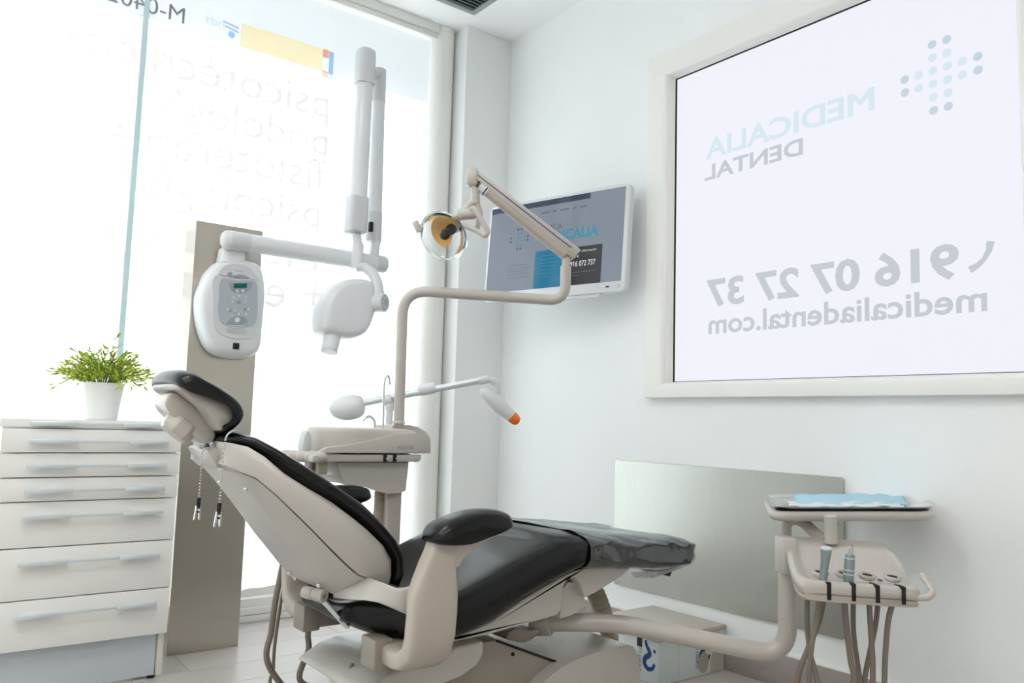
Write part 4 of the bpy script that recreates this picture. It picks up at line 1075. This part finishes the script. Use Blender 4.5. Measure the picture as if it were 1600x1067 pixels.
# ---- whitening lamp on a stand behind the cuspidor
wl = thing('whitening_lamp', (1.45, 2.63, 0), 'white whitening lamp with orange tip on a slim stand behind the cuspidor unit', 'lamp')
E0, E1 = Vector((1.3719, 2.6755, 0.9547)), Vector((1.7039, 2.4103, 1.0484))
pb = (1.4481, 2.6202, 0.9318)
part('stand_base', prism(rrect(pb[0] - .15, pb[0] + .15, pb[1] - .12, pb[1] + .12, .05, 6), 'z', .02, .045), 'white', wl, bevel=.006)
for a, b in ((-.12, -.09), (.12, -.09), (-.12, .09), (.12, .09)):
    part('castor', lathe([(.0, -.008), (.02, -.008), (.02, .008), (0, .008)], (pb[0] + a, pb[1] + b, .02), (0, 1, 0), 14), 'black', wl)
part('pole', tube([(pb[0], pb[1], .04), pb], .0125, 16), 'white', wl)
part('pole_clamp', lathe([(.0165, -.012), (.0165, .02), (.013, .03), (0, .031)], (1.4473, 2.6196, 0.9411), (0, 0, 1), 18), 'white', wl)
eg = Vector((1.3253, 2.7136, 0.9343)); ed = (E1 - E0).normalized()
egx = (Vector((1.3743, 2.6745, 0.9478)) - Vector((1.2722, 2.7552, 0.9254))).normalized()
part('lamp_body', lathe([(.0, -.066), (.012, -.063), (.028, -.052), (.041, -.03), (.0465, -.005), (.046, .02), (.041, .042), (.032, .055), (.018, .062), (.0, .063)], eg, egx, 28), 'white', wl, angle=70)
part('arm', tube([E0 - ed * .02, E1], .0125, 18), 'alu', wl, angle=60)
part('arm_sleeve', tube([(1.4287, 2.631, 0.9637), (1.4522, 2.6121, 0.9716)], .019, 18), 'white', wl, bevel=.003)
part('arm_sleeve', tube([(1.5276, 2.5506, 1.0023), (1.5402, 2.5404, 1.0074), (1.5674, 2.5187, 1.0154), (1.5746, 2.5128, 1.018)], [.0175, .021, .021, .017], 18), 'white', wl, angle=50)
part('arm_sleeve', tube([(1.6967, 2.4162, 1.0458), (1.7257, 2.393, 1.0538)], .0155, 18), 'white', wl, bevel=.003)
part('hook', tube(catmull([(1.7221, 2.3959, 1.0525), (1.7393, 2.3835, 1.0473), (1.7501, 2.3775, 1.0291), (1.7511, 2.3796, 1.0058), (1.7419, 2.3882, 0.9938)], 6), [.0135] * 12 + [.0115] * 13, 14), 'white', wl, angle=70)
h0, h1 = Vector((1.6932, 2.3974, 1.015)), Vector((1.7937, 2.333, 0.9168))
hx2 = (h1 - h0).normalized(); hl = (h1 - h0).length
part('light_head', lathe([(.0, 0), (.011, .004), (.02, .018), (.0255, hl * .32), (.027, hl * .55), (.0245, hl * .8), (.0205, hl)], h0, hx2, 24), 'white', wl, angle=70)
part('orange_tip', lathe([(.0212, hl - .006), (.0212, hl + .004), (.019, hl + .018), (.013, hl + .027), (0, hl + .031)], h0, hx2, 24), 'orange', wl, angle=60, label='orange light filter')

# ================================================================ delivery unit at the foot of the chair
du = thing('delivery_unit', (1.9185, 1.2844, 0.3522), 'beige instrument delivery unit with tray holder on a bent tube arm', 'delivery unit')
tp = fillet([(1.4541, 1.7392, 0.3588), (1.5158, 1.6526, 0.3709), (1.6041, 1.5724, 0.3726), (1.9217, 1.2876, 0.3071), (1.9018, 1.2721, 0.5525)], .085, 10)
part('support_arm', tube(tp, .024, 24), 'beige', du, angle=60)
part('arm_socket', lathe([(.03, 0), (.034, .004), (.034, .05), (.026, .058)], (1.4775, 1.7212, 0.3597), Vector((1.4541, 1.7392, 0.3588)) - Vector((1.5158, 1.6526, 0.3709)), 20), 'beige', du)
LX, FW = Vector((.795, -.607, 0)), Vector((.607, .795, 0))
cq = Vector((1.8905, 1.2778, 0.5756))
part('swivel_collar', loft([[tuple(cq + LX * a + FW * b + Vector((0, 0, z))) for a, b in rrect(-.014, .028, -.03, .03, .008, 4)] for z in (-.046, .046)]), 'beige', du, bevel=.003)
# instrument console: rows from back to front, (left point, right point, thickness)
ROWS = [((1.9744, 1.3103, 0.6124), (2.1745, 1.1586, 0.6041), .022, 0), ((1.9473, 1.3061, 0.6095), (2.1691, 1.1381, 0.5987), .036, 0), ((1.9094, 1.2846, 0.608), (2.1424, 1.1087, 0.5929), .042, 0), ((1.8891, 1.2691, 0.6032), (2.1247, 1.0911, 0.5884), .042, .006), ((1.8661, 1.2499, 0.5943), (2.1038, 1.0706, 0.5767), .042, .024),
        ((1.8227, 1.2154, 0.5786), (2.0605, 1.036, 0.5616), .040, .027), ((1.7725, 1.1733, 0.5643), (2.0077, 0.9959, 0.5481), .038, .020), ((1.7391, 1.1426, 0.5586), (1.971, 0.9672, 0.5459), .036, .006), ((1.7166, 1.1161, 0.5548), (1.9406, 0.9465, 0.5436), .034, 0), ((1.7095, 1.1032, 0.5489), (1.9247, 0.9404, 0.5376), .024, 0)]
crings = []
for i, (a, b, th, dp) in enumerate(ROWS):
    a, b = Vector(a), Vector(b)
    c, h = (a + b) / 2, (b - a) / 2
    ring = []
    top = [(1 - 2 * k / 29) for k in range(30)]
    pro = [(u, 0.0) for u in top] + [(-1.0, -.5), (-.985, -.85), (-.95, -1), (.95, -1), (.985, -.85), (1.0, -.5)]
    for u, w in pro:
        edge = max(0.0, (abs(u) - .9) / .1)
        z = w * th - (th * .3 * edge ** 2 if w == 0 else 0)
        if w == 0: z -= dp * (1 / (1 + math.exp((abs(u) - .84) * 40)))
        ring.append(tuple(c + h * u + Vector((0, 0, z))))
    crings.append(ring)
con = part('console', loft(crings), 'beige', du, angle=70)
base_r = []
for i, (a, b, th, dp) in enumerate(ROWS[1:]):
    a, b = Vector(a), Vector(b); c, h = (a + b) / 2, (b - a) / 2
    base_r.append([tuple(c + h * u * .97 + Vector((0, 0, -th + .004 + (w * .5 - .5) * .018))) for u, w in sell(0, 0, 1, 1, 5, 32)])
part('console_base', loft(base_r), 'beige2', du, angle=70)
slots = [((1.7725, 1.0868, 0.5487), 0), ((1.818, 1.0522, 0.5473), 1), ((1.8623, 1.0187, 0.5452), 2), ((1.9102, 0.9824, 0.5432), 3)]
for q, k in slots:
    q = Vector(q)
    s_ = part('holder_ring', lathe([(.017, -.004), (.021, .004), (.017, .0085), (.0125, .006), (.0115, -.006)], q + FW * .03 + Vector((0, 0, .012)), (-.1, -.15, .95), 24, caps=False), 'beige', con, angle=70)
    part('holder_hole', lathe([(.0, 0), (.0122, 0)], q + FW * .03 + Vector((0, 0, .0165)), (-.1, -.15, .95), 20), 'black', con)
    part('holder_slot', loft([[tuple(q + LX * a + FW * b + Vector((0, 0, z))) for a, b in rrect(-.005, .005, -.027, .012, .002, 3)] for z in (-.036, .003)]), 'dark', con)
part('side_handle', tube(fillet([(1.9558, 0.9503, 0.5723), (1.9402, 0.9158, 0.539), (1.933, 0.9227, 0.527), (1.9256, 0.9545, 0.5204)], .018, 6), .008, 12), 'beige', du, angle=70)
part('tray_stem', tube([(2.0065, 1.2107, 0.6065), (2.0015, 1.209, 0.6503), (1.9979, 1.2084, 0.6772)], [.017, .0155, .0165], 20, flat=1.0), 'beige', du, angle=60)
part('tray_arm', tube(fillet([(2.0179, 1.3555, 0.5917), (2.0131, 1.352, 0.6487), (2.0621, 1.3396, 0.6512), (2.0473, 1.256, 0.6012)], .05, 8), .0155, 16), 'beige', du, angle=60)
def quad(A, B, C_, D_, u, v):
    A, B, C_, D_ = map(Vector, (A, B, C_, D_))
    return A * (1 - u) * (1 - v) + B * u * (1 - v) + C_ * u * v + D_ * (1 - u) * v
TZ = .692
TQ = ((1.8813, 1.31, 0.68), (2.3745, 1.1034, 0.68), (2.8499, 1.4057, 0.68), (2.2183, 1.5681, 0.68))
def tring(m_, z, r=.12):
    return [tuple(quad(*TQ, .5 + (a - .5) * (1 - m_), .5 + (b - .5) * (1 - m_)) + Vector((0, 0, z))) for a, b in rrect(0, 1, 0, 1, r, 8)]
part('tray_holder', loft([tring(.04, -.024), tring(.0, -.018), tring(-.008, -.008), tring(.0, -.001), tring(.03, .002)]), 'beige', du, angle=70)
part('tray_gap', loft([tring(.07, .002), tring(.07, .0045)]), 'black', du)
ty = thing('instrument_tray', (2.2377, 1.3062, 0.685), 'rectangular stainless steel instrument tray lying on the delivery unit', 'tray')
part('tray', loft([tring(.10, .0055), tring(.06, .007), tring(.035, .013), tring(.02, .0145), tring(.022, .0155), tring(.04, .0145), tring(.068, .0085), tring(.11, .0068)]), 'chrome', ty, angle=40)
mk = thing('face_mask_pack', (2.2238, 1.2981, 0.69), 'pale blue folded paper masks lying in the steel tray', 'face masks')
for k, (u0, u1, v0, v1, m_, hh_) in enumerate(((.17, .86, .22, .78, 'mask', .012), (.12, .80, .10, .45, 'maskw', .0105))):
    nu, nv = 34, 12
    V = []
    for j in range(nv + 1):
        for i in range(nu + 1):
            u, v_ = u0 + (u1 - u0) * i / nu, v0 + (v1 - v0) * j / nv
            z = hh_ + .0035 * math.sin(i * .7 + j * .5 + k) * math.sin(j * 1.1 + k * 2) + .003 * (j % 3 == 1) + (.010 if k == 0 else .0) * j / nv
            z = max(z, .0095)
            V.append(tuple(quad(*TQ, u + .008 * math.sin(j * 1.3), v_ + .02 * math.sin(i * .45 + k)) + Vector((0, 0, z))))
    F = [(j * (nu + 1) + i, j * (nu + 1) + i + 1, (j + 1) * (nu + 1) + i + 1, (j + 1) * (nu + 1) + i) for j in range(nv) for i in range(nu)]
    o = part('mask_sheet', (V, F), m_, mk, angle=60)
    o.modifiers.new('thickness', 'SOLIDIFY').thickness = .0012

# ---- two instruments in the holders, four hoses
i1 = thing('syringe_handle', (1.7767, 1.0893, 0.5537), 'slim grey-blue air syringe standing in the first console holder', 'dental instrument')
M['bluegrey'] = mat('blue_grey_metal', (150, 164, 168), .3, metal=.6, noise=.03)
part('grip', tube([(1.7746, 1.0922, 0.5431), (1.7731, 1.0902, 0.5686), (1.7736, 1.087, 0.5911), (1.7736, 1.0843, 0.6121), (1.7732, 1.0831, 0.6241)], [.0085, .009, .0095, .0115, .0128], 20), 'bluegrey', i1, angle=60)
part('cap', lathe([(.0128, 0), (.0125, .004), (.009, .0065), (0, .0075)], (1.7733, 1.0832, 0.6234), (0, 0, 1), 20), 'alu', i1)
i2 = thing('turbine_coupling', (1.8224, 1.0547, 0.5509), 'ridged steel turbine coupling with narrow tip in the second console holder', 'dental instrument')
part('grip', tube([(1.8217, 1.056, 0.5449), (1.8202, 1.0549, 0.5628), (1.8197, 1.0527, 0.5838), (1.8188, 1.0503, 0.6078), (1.8189, 1.0495, 0.6138)], [.0115, .0125, .0125, .0115, .0105], 20), 'bluegrey', i2, angle=60)
for k in range(3):
    part('ridge', tube([(1.8202, 1.0544, 0.5673), (1.8201, 1.0542, 0.5696)] if k == 0 else [(1.819, 1.0506, 0.6048), (1.8189, 1.0504, 0.607)] if k == 1 else [(1.8197, 1.0535, 0.5778), (1.8196, 1.0532, 0.5801)], .0131, 20), 'alu', i2)
part('tip', tube([(1.8197, 1.0492, 0.6123), (1.8203, 1.046, 0.6334)], .0056, 14), 'chrome', i2)
part('bore', lathe([(0, .0003), (.003, .0003), (.003, -.001)], (1.8203, 1.046, 0.6337), (.05, 0, 1), 12), 'black', i2)
HS = [
    ('first', [(1.7708, 1.0938, 0.5535), (1.7697, 1.0984, 0.5235), (1.7694, 1.1071, 0.4559), (1.7648, 1.1181, 0.3957), (1.7672, 1.127, 0.3103), (1.8078, 1.1432, 0.2359), (1.8406, 1.1433, 0.2372), (1.8572, 1.1617, 0.2923), (1.8546, 1.1803, 0.3612), (1.843, 1.1794, 0.4397), (1.8363, 1.1726, 0.5343)]),
    ('second', [(1.8208, 1.0554, 0.5553), (1.8162, 1.0627, 0.5252), (1.8242, 1.065, 0.4579), (1.8401, 1.0641, 0.3685), (1.851, 1.0632, 0.3088), (1.8582, 1.1074, 0.2149), (1.8274, 1.1695, 0.2098), (1.8282, 1.1975, 0.2847), (1.8527, 1.1808, 0.369), (1.8681, 1.1601, 0.4406), (1.874, 1.1437, 0.5356)]),
    ('third', [(1.8656, 1.022, 0.5495), (1.8624, 1.0286, 0.5163), (1.8732, 1.0311, 0.4297), (1.8818, 1.033, 0.3625), (1.8862, 1.0371, 0.3026), (1.9144, 1.0614, 0.2398), (1.9337, 1.085, 0.2369), (1.9503, 1.1033, 0.2923), (1.9431, 1.1114, 0.3723), (1.934, 1.1105, 0.4352), (1.9267, 1.1032, 0.5376)]),
    ('fourth', [(1.9137, 0.9856, 0.5467), (1.9094, 0.9932, 0.5121), (1.9029, 1.0046, 0.4608), (1.9045, 1.0147, 0.3708), (1.9077, 1.0206, 0.3034), (1.9327, 1.0493, 0.2252), (1.9405, 1.0807, 0.2294), (1.9593, 1.0968, 0.2895), (1.9739, 1.0888, 0.3655), (1.9792, 1.0758, 0.4368), (1.9782, 1.0637, 0.5395)]),
]
for nm, path in HS:
    part('instrument_hose', tube(catmull(path, 7), .0064 if nm != 'second' else .0072, 10), 'hose', du, angle=80)
